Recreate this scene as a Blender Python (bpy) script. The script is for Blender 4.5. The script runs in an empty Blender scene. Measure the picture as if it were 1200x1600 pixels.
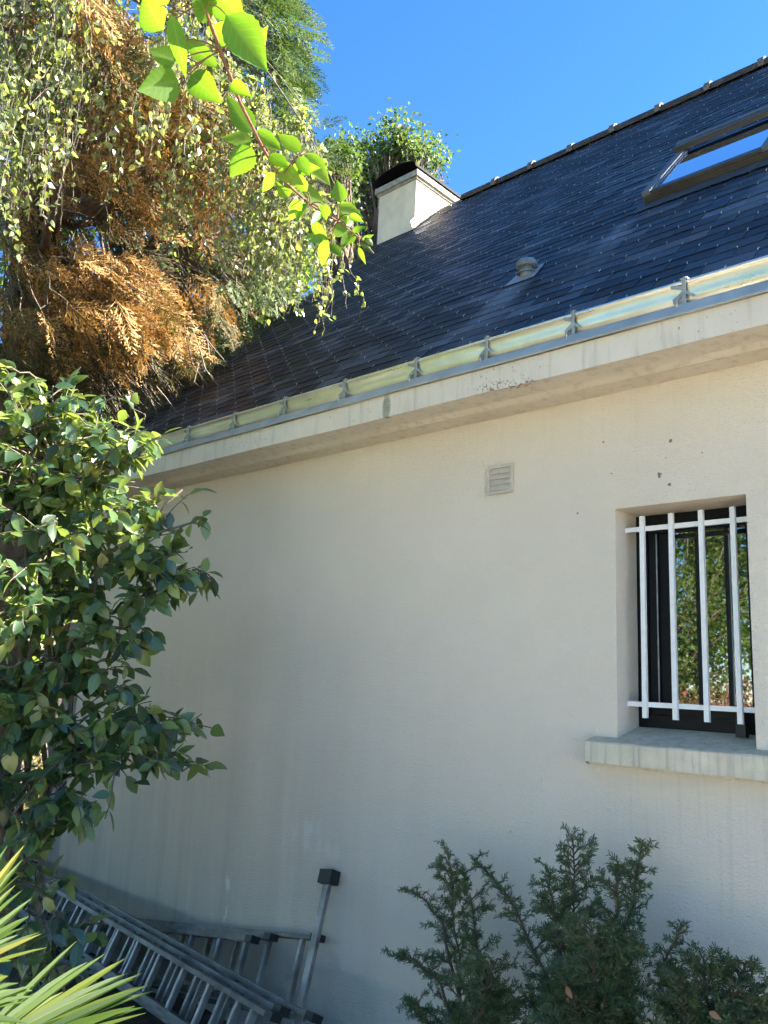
import bpy, math, random
import numpy as np
from mathutils import Vector, Matrix

rng = np.random.default_rng(11)
random.seed(11)
S = bpy.context.scene
COL = S.collection

# ------------------------------------------------------------------ camera
FPX, YAW, PITCH, ROLL = 1303.74, math.radians(43.2097), math.radians(11.7029), math.radians(2.7423)
CAM = np.array([0.0, -3.5, 1.6])


def cam_axes():
    cy, sy, cp, sp = math.cos(YAW), math.sin(YAW), math.cos(PITCH), math.sin(PITCH)
    f = np.array([-sy * cp, cy * cp, sp]); r = np.array([cy, sy, 0.0]); u = np.cross(r, f)
    c, s = math.cos(ROLL), math.sin(ROLL)
    return c * r + s * u, -s * r + c * u, f


RX, UX, FX = cam_axes()
cd = bpy.data.cameras.new('camera'); co = bpy.data.objects.new('camera', cd); COL.objects.link(co)
m = Matrix(((RX[0], UX[0], -FX[0]), (RX[1], UX[1], -FX[1]), (RX[2], UX[2], -FX[2]))).to_4x4()
m.translation = Vector(CAM)
co.matrix_world = m
cd.sensor_fit = 'HORIZONTAL'; cd.sensor_width = 36; cd.lens = FPX / 1200 * 36
cd.clip_start = 0.05; cd.clip_end = 500
S.camera = co

# ------------------------------------------------------------------ light
SUN = np.array([0.575, 0.572, 0.597]); SUN /= np.linalg.norm(SUN)
world = bpy.data.worlds.new('World'); S.world = world; world.use_nodes = True
wn = world.node_tree.nodes; wl = world.node_tree.links
bg = wn['Background']
sky = wn.new('ShaderNodeTexSky'); sky.sky_type = 'NISHITA'; sky.sun_disc = False
sky.sun_elevation = math.asin(SUN[2]); sky.sun_rotation = math.atan2(SUN[0], SUN[1])
sky.air_density = 1.0; sky.dust_density = 0.0; sky.ozone_density = 4.0; sky.altitude = 1500
hs = wn.new('ShaderNodeHueSaturation'); hs.inputs['Saturation'].default_value = 1.2
wl.new(sky.outputs[0], hs.inputs['Color']); wl.new(hs.outputs[0], bg.inputs[0]); bg.inputs[1].default_value = 0.062
sl = bpy.data.lights.new('sun', 'SUN'); sl.energy = 5.0; sl.angle = math.radians(0.53); sl.color = (1.0, 0.93, 0.82)
so = bpy.data.objects.new('sun', sl); COL.objects.link(so)
so.rotation_euler = Vector(SUN).to_track_quat('Z', 'Y').to_euler()
so.location = (8, 10, 14)
S.view_settings.view_transform = 'Standard'; S.view_settings.look = 'None'
S.view_settings.exposure = 2.8; S.view_settings.gamma = 1.0
S.view_settings.use_curve_mapping = False
S.cycles.use_adaptive_sampling = True; S.cycles.adaptive_threshold = 0.06; S.cycles.adaptive_min_samples = 16
S.cycles.max_bounces = 4; S.cycles.diffuse_bounces = 3; S.cycles.glossy_bounces = 2; S.cycles.transmission_bounces = 2


# ------------------------------------------------------------------ pixel helpers (photo is 1200 x 1600)
def ray(u, v):
    return RX * (u - 600) / FPX - UX * (v - 800) / FPX + FX


def P(u, v, d):
    r = ray(u, v); return CAM + r / np.linalg.norm(r) * d


def Wy(u, v, y):
    r = ray(u, v); return CAM + r * ((y - CAM[1]) / r[1])


def nrm(a):
    a = np.asarray(a, float); return a / max(1e-9, np.linalg.norm(a))


# ------------------------------------------------------------------ mesh helpers
class MB:
    """collects vertices and faces for one mesh"""
    def __init__(s): s.V = []; s.Q = []; s.T = []; s.n = 0; s.G = []

    def add(s, v, q=None, t=None):
        v = np.asarray(v, float).reshape(-1, 3)
        s.V.append(v)
        if q is not None and len(q): s.Q.append(np.asarray(q, int).reshape(-1, 4) + s.n)
        if t is not None and len(t): s.T.append(np.asarray(t, int).reshape(-1, 3) + s.n)
        s.n += len(v); return s

    def box(s, lo, hi):
        lo = np.asarray(lo, float); hi = np.asarray(hi, float)
        v = [[(lo, hi)[i][0], (lo, hi)[j][1], (lo, hi)[k][2]] for i in (0, 1) for j in (0, 1) for k in (0, 1)]
        return s.add(v, BOXQ)

    def obox(s, p, q, w, h, up=(0, 0, 1)):
        """bar from p to q, width w across, height h along up"""
        p = np.asarray(p, float); q = np.asarray(q, float)
        d = nrm(q - p); side = nrm(np.cross(d, up)); u = np.cross(side, d)
        v = [pp + side * a * w / 2 + u * b * h / 2 for pp in (p, q) for a in (-1, 1) for b in (-1, 1)]
        return s.add(v, BOXQ)

    def tube(s, pts, rad, n=6, cap=True):
        pts = np.asarray(pts, float); k = len(pts)
        rad = np.broadcast_to(np.asarray(rad, float), (k,))
        t = np.gradient(pts, axis=0); t /= np.maximum(np.linalg.norm(t, axis=1), 1e-9)[:, None]
        a = np.cross(t[0], [0.3, 0.2, 0.93]); a = nrm(a)
        V = []
        ang = np.arange(n) * 2 * math.pi / n
        for i in range(k):
            a = nrm(a - t[i] * (a @ t[i])); b = np.cross(t[i], a)
            V.append(pts[i] + rad[i] * (np.cos(ang)[:, None] * a + np.sin(ang)[:, None] * b))
        V = np.concatenate(V)
        i0 = np.arange(k - 1)[:, None] * n; j = np.arange(n)[None]; j2 = (j + 1) % n
        Q = np.stack([i0 + j, i0 + j2, i0 + n + j2, i0 + n + j], -1).reshape(-1, 4)
        T = []
        if cap and n >= 3:
            for base, rev in ((0, True), ((k - 1) * n, False)):
                for c in range(1, n - 1):
                    tri = [base, base + c, base + c + 1]
                    T.append(tri[::-1] if rev else tri)
        return s.add(V, Q, T)

    def extr(s, prof, x0, x1, closed=True, n=1, wob=None):
        """profile of (y, z) extruded along x"""
        prof = np.asarray(prof, float); k = len(prof)
        xs = np.linspace(x0, x1, n + 1); V = []
        for x in xs:
            o = wob(x, prof) if wob else prof
            V.append(np.column_stack([np.full(k, x), o]))
        V = np.concatenate(V)
        m_ = k if closed else k - 1
        Q = [[i * k + j, i * k + (j + 1) % k, (i + 1) * k + (j + 1) % k, (i + 1) * k + j] for i in range(n) for j in range(m_)]
        T = []
        if closed:
            for base in (0, n * k):
                for c in range(1, k - 1): T.append([base, base + c, base + c + 1])
        return s.add(V, Q, T)

    def inst(s, tmpl, M, O):
        """tmpl=(verts,quads,tris); M (k,3,3) columns = axes; O (k,3)"""
        v, q, t = tmpl; k = len(O); nv = len(v)
        if k == 0: return s
        V = np.einsum('kij,nj->kni', M, v) + O[:, None, :]
        off = (np.arange(k) * nv)[:, None, None]
        Q = (q[None] + off).reshape(-1, 4) if q is not None and len(q) else None
        T = (t[None] + off).reshape(-1, 3) if t is not None and len(t) else None
        return s.add(V.reshape(-1, 3), Q, T)

    def mesh(s, name, smooth=False):
        me = bpy.data.meshes.new(name)
        V = np.concatenate(s.V) if s.V else np.zeros((0, 3))
        Q = np.concatenate(s.Q) if s.Q else np.zeros((0, 4), int)
        T = np.concatenate(s.T) if s.T else np.zeros((0, 3), int)
        me.vertices.add(len(V)); me.vertices.foreach_set('co', V.ravel().astype(np.float32))
        li = np.concatenate([Q.ravel(), T.ravel()]); me.loops.add(len(li)); me.loops.foreach_set('vertex_index', li.astype(np.int32))
        npoly = len(Q) + len(T); me.polygons.add(npoly)
        st = np.concatenate([np.arange(len(Q)) * 4, len(Q) * 4 + np.arange(len(T)) * 3]).astype(np.int32)
        me.polygons.foreach_set('loop_start', st)
        me.update(calc_edges=True)
        me.polygons.foreach_set('use_smooth', np.full(npoly, bool(smooth)))
        me.update()
        return me

    def build(s, name, mat, parent=None, smooth=False, label=None, kind=None):
        return link(name, s.mesh(name, smooth), mat, parent, label, kind)


BOXQ = np.array([[0, 1, 3, 2], [4, 6, 7, 5], [0, 4, 5, 1], [2, 3, 7, 6], [0, 2, 6, 4], [1, 5, 7, 3]])


def link(name, me, mat=None, parent=None, label=None, kind=None):
    o = bpy.data.objects.new(name, me); COL.objects.link(o)
    if mat is not None and not me.materials: me.materials.append(mat)
    if parent is not None:
        o.parent = parent; o.matrix_parent_inverse = Matrix.Translation(-PLOC[parent.name])
        PLOC[o.name] = Vector((0, 0, 0))
    else: PLOC[o.name] = Vector((0, 0, 0))
    if label: o['label'] = label
    if kind: o['kind'] = kind
    return o


PLOC = {}


def thing(name, label, cat, loc=(0, 0, 0), group=None):
    o = bpy.data.objects.new(name, None); COL.objects.link(o); o.location = loc
    o.empty_display_size = 0.1
    o['label'] = label; o['category'] = cat
    if group: o['group'] = group
    PLOC[o.name] = Vector([float(c) for c in loc]); return o


def tag(o, label, cat, group=None):
    o['label'] = label; o['category'] = cat
    if group: o['group'] = group
    return o


def place(o, M3, O):
    """world transform for a part whose mesh is local"""
    m4 = Matrix([[M3[i][0], M3[i][1], M3[i][2], O[i]] for i in range(3)] + [[0, 0, 0, 1]])
    o.matrix_basis = m4


# ------------------------------------------------------------------ materials
def newmat(name):
    mt = bpy.data.materials.new(name); mt.use_nodes = True
    nt = mt.node_tree; return mt, nt, nt.nodes['Principled BSDF'], nt.nodes['Material Output']


def N(nt, typ, **kw):
    n = nt.nodes.new(typ)
    for k, v in kw.items():
        if k.startswith('i_'): n.inputs[int(k[2:]) if k[2:].isdigit() else k[2:].replace('_', ' ')].default_value = v
        else: setattr(n, k, v)
    return n


def ramp(nt, fac, stops, interp='LINEAR'):
    r = nt.nodes.new('ShaderNodeValToRGB'); r.color_ramp.interpolation = interp
    e = r.color_ramp.elements
    while len(e) < len(stops): e.new(0.5)
    for i, (p, c) in enumerate(stops):
        e[i].position = p; e[i].color = (*c, 1) if len(c) == 3 else c
    nt.links.new(fac, r.inputs[0]); return r.outputs[0]


def pos(nt, scale=(1, 1, 1)):
    g = nt.nodes.new('ShaderNodeNewGeometry')
    mp = N(nt, 'ShaderNodeMapping'); mp.inputs['Scale'].default_value = scale
    nt.links.new(g.outputs['Position'], mp.inputs[0]); return mp.outputs[0]


def noise(nt, vec, scale, detail=4, rough=0.55):
    n = N(nt, 'ShaderNodeTexNoise'); n.inputs['Scale'].default_value = scale
    n.inputs['Detail'].default_value = detail; n.inputs['Roughness'].default_value = rough
    nt.links.new(vec, n.inputs['Vector']); return n.outputs['Fac']


def mixc(nt, fac, a, b, mode='MIX'):
    n = nt.nodes.new('ShaderNodeMix'); n.data_type = 'RGBA'; n.blend_type = mode
    for sock, val in ((n.inputs[0], fac), (n.inputs[6], a), (n.inputs[7], b)):
        if hasattr(val, 'is_linked') or hasattr(val, 'links'): nt.links.new(val, sock)
        else: sock.default_value = val if isinstance(val, (int, float)) else (*val, 1)
    return n.outputs[2]


def math_(nt, op, a, b=0.0, c=None):
    n = nt.nodes.new('ShaderNodeMath'); n.operation = op
    for i, val in enumerate((a, b) if c is None else (a, b, c)):
        if hasattr(val, 'links'): nt.links.new(val, n.inputs[i])
        else: n.inputs[i].default_value = val
    return n.outputs[0]


def bump(nt, bsdf, h, strength=0.3, dist=0.01):
    b = nt.nodes.new('ShaderNodeBump'); b.inputs['Strength'].default_value = strength; b.inputs['Distance'].default_value = dist
    nt.links.new(h, b.inputs['Height']); nt.links.new(b.outputs[0], bsdf.inputs['Normal'])


def rnd(nt):
    """random number per island and per object"""
    g = nt.nodes.new('ShaderNodeNewGeometry'); o = nt.nodes.new('ShaderNodeObjectInfo')
    return math_(nt, 'FRACT', math_(nt, 'ADD', g.outputs['Random Per Island'], o.outputs['Random']))


def spot(nt, c, r, axes='xz'):
    """1 inside a soft ball round world point c, 0 outside"""
    g = nt.nodes.new('ShaderNodeNewGeometry')
    d = nt.nodes.new('ShaderNodeVectorMath'); d.operation = 'SUBTRACT'
    nt.links.new(g.outputs['Position'], d.inputs[0]); d.inputs[1].default_value = tuple(c)
    sc = nt.nodes.new('ShaderNodeVectorMath'); sc.operation = 'DIVIDE'
    nt.links.new(d.outputs[0], sc.inputs[0]); sc.inputs[1].default_value = r
    ln = nt.nodes.new('ShaderNodeVectorMath'); ln.operation = 'LENGTH'; nt.links.new(sc.outputs[0], ln.inputs[0])
    return math_(nt, 'SUBTRACT', 1.0, ln.outputs['Value'])


def simple(name, col, rough=0.6, metal=0.0, var=0.12, scale=12, spec=0.5, bmp=0.0, bscale=60):
    mt, nt, b, out = newmat(name)
    p = pos(nt); f = noise(nt, p, scale, 5)
    lo = tuple(c * (1 - var) for c in col); hi = tuple(min(1, c * (1 + var)) for c in col)
    nt.links.new(ramp(nt, f, [(0.3, lo), (0.7, hi)]), b.inputs['Base Color'])
    b.inputs['Roughness'].default_value = rough; b.inputs['Metallic'].default_value = metal
    b.inputs['Specular IOR Level'].default_value = spec
    if bmp: bump(nt, b, noise(nt, p, bscale, 6), bmp, 0.01)
    return mt


def leafmat(name, stops, trans, rough=0.45, tfac=0.35, spec=0.5, blotch=None):
    mt, nt, b, out = newmat(name)
    c = ramp(nt, rnd(nt), stops)
    if blotch:
        f = noise(nt, pos(nt), blotch[0], 4)
        c = mixc(nt, ramp(nt, f, [(blotch[1], (0, 0, 0)), (blotch[1] + 0.08, (1, 1, 1))]), c, blotch[2])
    else:
        f = noise(nt, pos(nt), 30, 3)
        c = mixc(nt, 0.5, c, ramp(nt, f, [(0.25, (0.3, 0.3, 0.3)), (0.75, (0.75, 0.75, 0.75))]), 'OVERLAY')
    if blotch:   # midrib and side veins
        at = nt.nodes.new('ShaderNodeAttribute'); at.attribute_name = 'leaf_along'; am = nt.nodes.new('ShaderNodeAttribute'); am.attribute_name = 'leaf_mid'
        mid = math_(nt, 'GREATER_THAN', am.outputs['Fac'], 0.9)
        sv_ = math_(nt, 'FRACT', math_(nt, 'ADD', math_(nt, 'MULTIPLY', at.outputs['Fac'], 8.0), math_(nt, 'MULTIPLY', am.outputs['Fac'], 1.7)))
        vn = math_(nt, 'MULTIPLY', math_(nt, 'MAXIMUM', mid, math_(nt, 'MULTIPLY', math_(nt, 'GREATER_THAN', sv_, 0.86), math_(nt, 'GREATER_THAN', am.outputs['Fac'], 0.08))), 0.28)
        c = mixc(nt, vn, c, (0.30, 0.36, 0.12))
    nt.links.new(c, b.inputs['Base Color']); b.inputs['Roughness'].default_value = rough
    b.inputs['Specular IOR Level'].default_value = spec
    t = nt.nodes.new('ShaderNodeBsdfTranslucent')
    nt.links.new(mixc(nt, 1.0, c, trans, 'MULTIPLY') if max(trans) > 1 else mixc(nt, 0.6, c, trans), t.inputs[0])
    mx = nt.nodes.new('ShaderNodeMixShader'); mx.inputs[0].default_value = tfac
    nt.links.new(b.outputs[0], mx.inputs[1]); nt.links.new(t.outputs[0], mx.inputs[2]); nt.links.new(mx.outputs[0], out.inputs[0])
    return mt


def wall_material():
    mt, nt, b, out = newmat('cream_render')
    p = pos(nt)
    base = ramp(nt, noise(nt, p, 1.3, 6, 0.6), [(0.3, (0.805, 0.715, 0.595)), (0.7, (0.865, 0.775, 0.655))])
    # dirt streaks, plus shade painted in low down and away from the window
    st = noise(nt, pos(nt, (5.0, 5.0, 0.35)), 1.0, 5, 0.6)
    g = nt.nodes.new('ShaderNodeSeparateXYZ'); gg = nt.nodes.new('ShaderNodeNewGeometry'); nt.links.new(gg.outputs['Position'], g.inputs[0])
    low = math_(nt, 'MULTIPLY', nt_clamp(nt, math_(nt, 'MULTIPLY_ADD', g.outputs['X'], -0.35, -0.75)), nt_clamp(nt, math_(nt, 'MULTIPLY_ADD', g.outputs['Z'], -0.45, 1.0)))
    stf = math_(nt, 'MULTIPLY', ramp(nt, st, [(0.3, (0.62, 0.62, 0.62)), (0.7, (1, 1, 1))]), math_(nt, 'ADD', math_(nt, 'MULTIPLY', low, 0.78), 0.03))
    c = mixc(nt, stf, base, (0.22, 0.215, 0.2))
    # greenish algae along the foot
    al = math_(nt, 'MULTIPLY', nt_clamp(nt, math_(nt, 'MULTIPLY_ADD', g.outputs['Z'], -2.2, 0.45)), ramp(nt, noise(nt, p, 3.5, 6), [(0.4, (0, 0, 0)), (0.7, (1, 1, 1))]))
    c = mixc(nt, math_(nt, 'MULTIPLY', al, 0.55), c, (0.2, 0.21, 0.15))
    # pale scuffs by the ladders
    for (u, v, rx, rz, a) in ((482, 1308, .2, .13, .45), (357, 1372, .035, .11, .6), (351, 1422, .03, .08, .8), (520, 1330, .08, .06, .35)):
        q = Wy(u, v, 0)
        f = math_(nt, 'MULTIPLY', nt_clamp(nt, math_(nt, 'MULTIPLY', spot(nt, q, (rx, 1, rz)), 2.0)), ramp(nt, noise(nt, pos(nt, (1, 1, .45)), 16, 4), [(0.47, (0, 0, 0)), (0.6, (1, 1, 1))]))
        c = mixc(nt, math_(nt, 'MULTIPLY', f, a), c, (0.78, 0.76, 0.72))
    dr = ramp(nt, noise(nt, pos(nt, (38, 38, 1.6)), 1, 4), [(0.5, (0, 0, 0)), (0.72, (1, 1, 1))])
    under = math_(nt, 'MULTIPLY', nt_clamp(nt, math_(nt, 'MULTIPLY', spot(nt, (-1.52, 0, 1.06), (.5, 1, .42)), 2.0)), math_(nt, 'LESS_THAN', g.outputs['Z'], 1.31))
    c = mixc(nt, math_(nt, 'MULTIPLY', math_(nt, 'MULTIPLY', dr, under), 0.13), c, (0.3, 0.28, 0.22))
    eav = nt_clamp(nt, math_(nt, 'MULTIPLY_ADD', g.outputs['Z'], 2.2, -5.6))
    c = mixc(nt, math_(nt, 'MULTIPLY', math_(nt, 'MULTIPLY', dr, eav), 0.06), c, (0.34, 0.30, 0.22))
    blot = ramp(nt, noise(nt, p, 0.55, 7, 0.7), [(0.42, (0, 0, 0)), (0.62, (1, 1, 1))])
    c = mixc(nt, math_(nt, 'MULTIPLY', blot, 0.05), c, (0.42, 0.40, 0.36))
    # dark chips and specks
    v = N(nt, 'ShaderNodeTexVoronoi'); v.inputs['Scale'].default_value = 4.5; nt.links.new(p, v.inputs['Vector'])
    sp = math_(nt, 'MULTIPLY', math_(nt, 'LESS_THAN', v.outputs['Distance'], 0.024), math_(nt, 'GREATER_THAN', noise(nt, p, 0.9, 2), 0.5))
    c = mixc(nt, math_(nt, 'MULTIPLY', sp, 0.7), c, (0.1, 0.09, 0.08))
    for (u, v_, r) in ((1048, 689, .014), (1030, 742, .02), (1046, 757, .015), (1040, 715, .007), (955, 740, .006), (1097, 707, .006)):
        f = math_(nt, 'GREATER_THAN', math_(nt, 'ADD', spot(nt, Wy(u, v_, 0), (r, 1, r)), math_(nt, 'MULTIPLY_ADD', noise(nt, p, 90, 3), 1.6, -0.8)), 0.45)
        c = mixc(nt, math_(nt, 'MULTIPLY', f, 0.8), c, (0.09, 0.085, 0.08))
    nt.links.new(c, b.inputs['Base Color']); b.inputs['Roughness'].default_value = 0.92; b.inputs['Specular IOR Level'].default_value = 0.2
    h = math_(nt, 'ADD', math_(nt, 'MULTIPLY', noise(nt, p, 105, 5, 0.6), 1.0), math_(nt, 'MULTIPLY', noise(nt, p, 6, 4), 1.6))
    bump(nt, b, h, 0.9, 0.014)
    return mt


def nt_clamp(nt, x):
    n = nt.nodes.new('ShaderNodeClamp'); nt.links.new(x, n.inputs[0]); return n.outputs[0]


def slate_material():
    mt, nt, b, out = newmat('slate')
    r = rnd(nt)
    c = ramp(nt, r, [(0.0, (0.007, 0.0085, 0.013)), (0.4, (0.015, 0.018, 0.027)), (0.8, (0.03, 0.036, 0.05)), (1.0, (0.08, 0.09, 0.112))])
    f = noise(nt, pos(nt), 7, 5)
    c = mixc(nt, 0.6, c, ramp(nt, f, [(0.25, (0.32, 0.32, 0.32)), (0.75, (0.68, 0.68, 0.68))]), 'OVERLAY')
    # lime and metal wash that has run down below the roof vent and below the skylight corner
    g = nt.nodes.new('ShaderNodeSeparateXYZ'); gg = nt.nodes.new('ShaderNodeNewGeometry'); nt.links.new(gg.outputs['Position'], g.inputs[0])
    for (x0, y0, hw, ln, a) in ((-2.68, 0.50, 0.13, 0.75, 0.75), (-2.14, 0.86, 0.07, 0.7, 0.5), (-1.25, 0.85, 0.1, 0.6, 0.45)):
        dx = math_(nt, 'ABSOLUTE', math_(nt, 'ADD', g.outputs['X'], -x0))
        dy = math_(nt, 'SUBTRACT', y0, g.outputs['Y'])
        wid = math_(nt, 'MULTIPLY_ADD', dy, 0.12, hw)
        f1 = nt_clamp(nt, math_(nt, 'MULTIPLY', math_(nt, 'SUBTRACT', 1.0, math_(nt, 'DIVIDE', dx, wid)), 2.0))
        f2 = math_(nt, 'MULTIPLY', nt_clamp(nt, math_(nt, 'MULTIPLY', dy, 12.0)), nt_clamp(nt, math_(nt, 'MULTIPLY_ADD', dy, -1 / ln, 1.0)))
        fs = math_(nt, 'MULTIPLY', math_(nt, 'MULTIPLY', f1, f2), ramp(nt, noise(nt, pos(nt, (14, 2, 2)), 1, 4), [(0.25, (0.45, 0.45, 0.45)), (0.6, (1, 1, 1))]))
        c = mixc(nt, math_(nt, 'MULTIPLY', fs, a), c, (0.19, 0.215, 0.26))
    nt.links.new(c, b.inputs['Base Color'])
    ro = mixc(nt, 0.5, ramp(nt, noise(nt, pos(nt), 22, 4), [(0.3, (0.46, 0.46, 0.46)), (0.7, (0.66, 0.66, 0.66))]), ramp(nt, math_(nt, 'FRACT', math_(nt, 'MULTIPLY', r, 7.31)), [(0, (0.42, 0.42, 0.42)), (1, (0.78, 0.78, 0.78))]))
    nt.links.new(ro, b.inputs['Roughness']); b.inputs['Specular IOR Level'].default_value = 0.4
    bump(nt, b, noise(nt, pos(nt, (1, 0.6, 0.6)), 45, 6), 0.25, 0.004)
    return mt


def fascia_material():
    mt, nt, b, out = newmat('painted_cornice')
    p = pos(nt)
    c = ramp(nt, noise(nt, p, 3, 5), [(0.3, (0.64, 0.575, 0.475)), (0.7, (0.71, 0.645, 0.54))])
    # thin dirt runs
    f = ramp(nt, noise(nt, pos(nt, (22, 22, 2.2)), 1, 4), [(0.52, (0, 0, 0)), (0.72, (1, 1, 1))])
    c = mixc(nt, math_(nt, 'MULTIPLY', f, 0.42), c, (0.3, 0.27, 0.22))
    # rust bloom and peppering
    fine = noise(nt, p, 70, 5, 0.65)
    for (u, v_, rx, rz, th, a) in ((770, 602, .10, .035, .545, .8), (812, 600, .10, .03, .53, .85), (785, 588, .30, .11, .64, .7), (1060, 520, .35, .10, .665, .7), (385, 690, .3, .1, .63, .7), (550, 640, .25, .1, .64, .6)):
        s_ = nt_clamp(nt, math_(nt, 'MULTIPLY', spot(nt, Wy(u, v_, -.32), (rx, .05, rz)), 3.0))
        k = math_(nt, 'MULTIPLY', s_, math_(nt, 'GREATER_THAN', fine, th))
        c = mixc(nt, math_(nt, 'MULTIPLY', k, a), c, (0.17, 0.055, 0.03) if th < .62 else (0.1, 0.07, 0.05))
    s_ = nt_clamp(nt, math_(nt, 'MULTIPLY', spot(nt, Wy(604, 637, -.32), (.035, .05, .09)), 3.0))
    c = mixc(nt, math_(nt, 'MULTIPLY', s_, math_(nt, 'MULTIPLY_ADD', fine, 1.1, 0.1)), c, (0.12, 0.12, 0.08))
    nt.links.new(c, b.inputs['Base Color']); b.inputs['Roughness'].default_value = 0.75
    bump(nt, b, noise(nt, p, 60, 5), 0.15, 0.004)
    return mt


def zinc_material(name, rough, col, bs=0.12):
    mt, nt, b, out = newmat(name)
    p = pos(nt)
    c = ramp(nt, noise(nt, p, 9, 5), [(0.3, tuple(x * 0.85 for x in col)), (0.7, col)])
    nt.links.new(c, b.inputs['Base Color']); b.inputs['Metallic'].default_value = 0.95
    r = ramp(nt, noise(nt, pos(nt, (3, 12, 12)), 2, 4), [(0.3, (rough * 0.8,) * 3), (0.75, (rough * 1.25,) * 3)])
    nt.links.new(r, b.inputs['Roughness'])
    bump(nt, b, noise(nt, pos(nt, (1.2, 1, 3)), 5, 3), bs, 0.01)
    return mt


def concrete_material():
    mt, nt, b, out = newmat('weathered_concrete')
    p = pos(nt)
    c = ramp(nt, noise(nt, p, 8, 6, 0.65), [(0.25, (0.56, 0.50, 0.38)), (0.75, (0.74, 0.67, 0.53))])
    f = ramp(nt, noise(nt, pos(nt, (45, 20, 3)), 1, 5), [(0.5, (0, 0, 0)), (0.72, (1, 1, 1))])
    c = mixc(nt, math_(nt, 'MULTIPLY', f, 0.5), c, (0.2, 0.19, 0.15))
    g = nt.nodes.new('ShaderNodeNewGeometry'); s = nt.nodes.new('ShaderNodeSeparateXYZ'); nt.links.new(g.outputs['Normal'], s.inputs[0])
    topf = nt_clamp(nt, math_(nt, 'MULTIPLY_ADD', s.outputs['Z'], 2.0, -0.8))
    c = mixc(nt, math_(nt, 'MULTIPLY', topf, 0.65), c, ramp(nt, noise(nt, p, 26, 6), [(0.3, (0.33, 0.28, 0.20)), (0.7, (0.6, 0.52, 0.39))]))
    v = N(nt, 'ShaderNodeTexVoronoi'); v.inputs['Scale'].default_value = 16; nt.links.new(p, v.inputs['Vector'])
    c = mixc(nt, math_(nt, 'MULTIPLY', math_(nt, 'LESS_THAN', v.outputs['Distance'], 0.07), 0.7), c, (0.12, 0.11, 0.1))
    nt.links.new(c, b.inputs['Base Color']); b.inputs['Roughness'].default_value = 0.9
    bump(nt, b, noise(nt, p, 90, 6), 0.4, 0.006)
    return mt


def ground_material():
    mt, nt, b, out = newmat('soil_and_lawn')
    p = pos(nt)
    c = ramp(nt, noise(nt, p, 1.2, 6), [(0.35, (0.035, 0.06, 0.018)), (0.65, (0.09, 0.12, 0.03))])
    c2 = ramp(nt, noise(nt, p, 14, 6), [(0.3, (0.03, 0.022, 0.015)), (0.7, (0.09, 0.065, 0.042))])
    g = nt.nodes.new('ShaderNodeSeparateXYZ'); gg = nt.nodes.new('ShaderNodeNewGeometry'); nt.links.new(gg.outputs['Position'], g.inputs[0])
    near = nt_clamp(nt, math_(nt, 'MULTIPLY_ADD', math_(nt, 'ADD', g.outputs['Y'], math_(nt, 'MULTIPLY', noise(nt, p, 2, 3), 1.0)), 1.5, 3.0))
    # unseen pale gravel added to bounce warm light onto the wall, lawn farther out
    v = N(nt, 'ShaderNodeTexVoronoi'); v.inputs['Scale'].default_value = 55; nt.links.new(p, v.inputs['Vector'])
    gv = ramp(nt, v.outputs['Color'], [(0.1, (0.43, 0.355, 0.26)), (0.5, (0.56, 0.475, 0.36)), (0.9, (0.63, 0.555, 0.44))])
    far = nt_clamp(nt, math_(nt, 'MULTIPLY_ADD', math_(nt, 'ADD', g.outputs['Y'], math_(nt, 'MULTIPLY', noise(nt, p, 1.5, 3), 1.2)), -1.5, -10.0))
    bed = nt_clamp(nt, math_(nt, 'MULTIPLY_ADD', math_(nt, 'ADD', g.outputs['X'], math_(nt, 'MULTIPLY', noise(nt, p, 1.5, 3), 0.8)), -1.5, -4.6))  # gravel kept off the left so less light bounces up there
    c = mixc(nt, far, gv, c); c = mixc(nt, bed, c, c2)
    c = mixc(nt, near, c, c2)
    nt.links.new(c, b.inputs['Base Color']); b.inputs['Roughness'].default_value = 0.95
    bump(nt, b, noise(nt, p, 40, 6), 0.8, 0.03)
    return mt


def glass_material(name, ior, tint=(0.006, 0.007, 0.008)):
    mt, nt, b, out = newmat(name)
    b.inputs['Base Color'].default_value = (*tint, 1); b.inputs['Roughness'].default_value = 0.015
    b.inputs['IOR'].default_value = ior
    f = noise(nt, pos(nt), 1.6, 2)
    bump(nt, b, f, 0.02, 0.01)
    return mt


def bark_material(name, lo, hi, sc=(14, 14, 2.5)):
    mt, nt, b, out = newmat(name)
    f = noise(nt, pos(nt, sc), 1, 6, 0.65)
    nt.links.new(ramp(nt, f, [(0.3, lo), (0.7, hi)]), b.inputs['Base Color']); b.inputs['Roughness'].default_value = 0.95
    bump(nt, b, f, 0.9, 0.02)
    return mt


M = {}
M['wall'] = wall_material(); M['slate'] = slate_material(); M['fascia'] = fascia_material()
M['gutter'] = zinc_material('bright_zinc_gutter', 0.33, (0.92, 0.88, 0.76), 0.03); M['zinc'] = simple('grey_zinc', (0.42, 0.435, 0.41), 0.55, 0.35, 0.2, 6)  # gutter's warm tint paints in golden tree reflections; the zinc itself is neutral
M['steel'] = simple('galvanised_bracket', (0.36, 0.37, 0.35), 0.5, 0.5, 0.2, 30); M['hook'] = simple('dull_steel_hook', (0.42, 0.44, 0.47), 0.5, 0.3, 0.7, 5, 0.25)
M['concrete'] = concrete_material(); M['ground'] = ground_material()
M['white'] = simple('white_paint', (0.80, 0.80, 0.79), 0.42, var=0.05, scale=40, bmp=0.12, bscale=80)
M['black_frame'] = simple('anthracite_frame', (0.006, 0.0065, 0.008), 0.4, var=0.3, spec=0.2)
M['plastic_black'] = simple('black_plastic', (0.009, 0.009, 0.01), 0.55, var=0.3, scale=50)
M['vent_paint'] = simple('beige_vent', (0.55, 0.49, 0.41), 0.55, var=0.1, scale=30)
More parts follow.
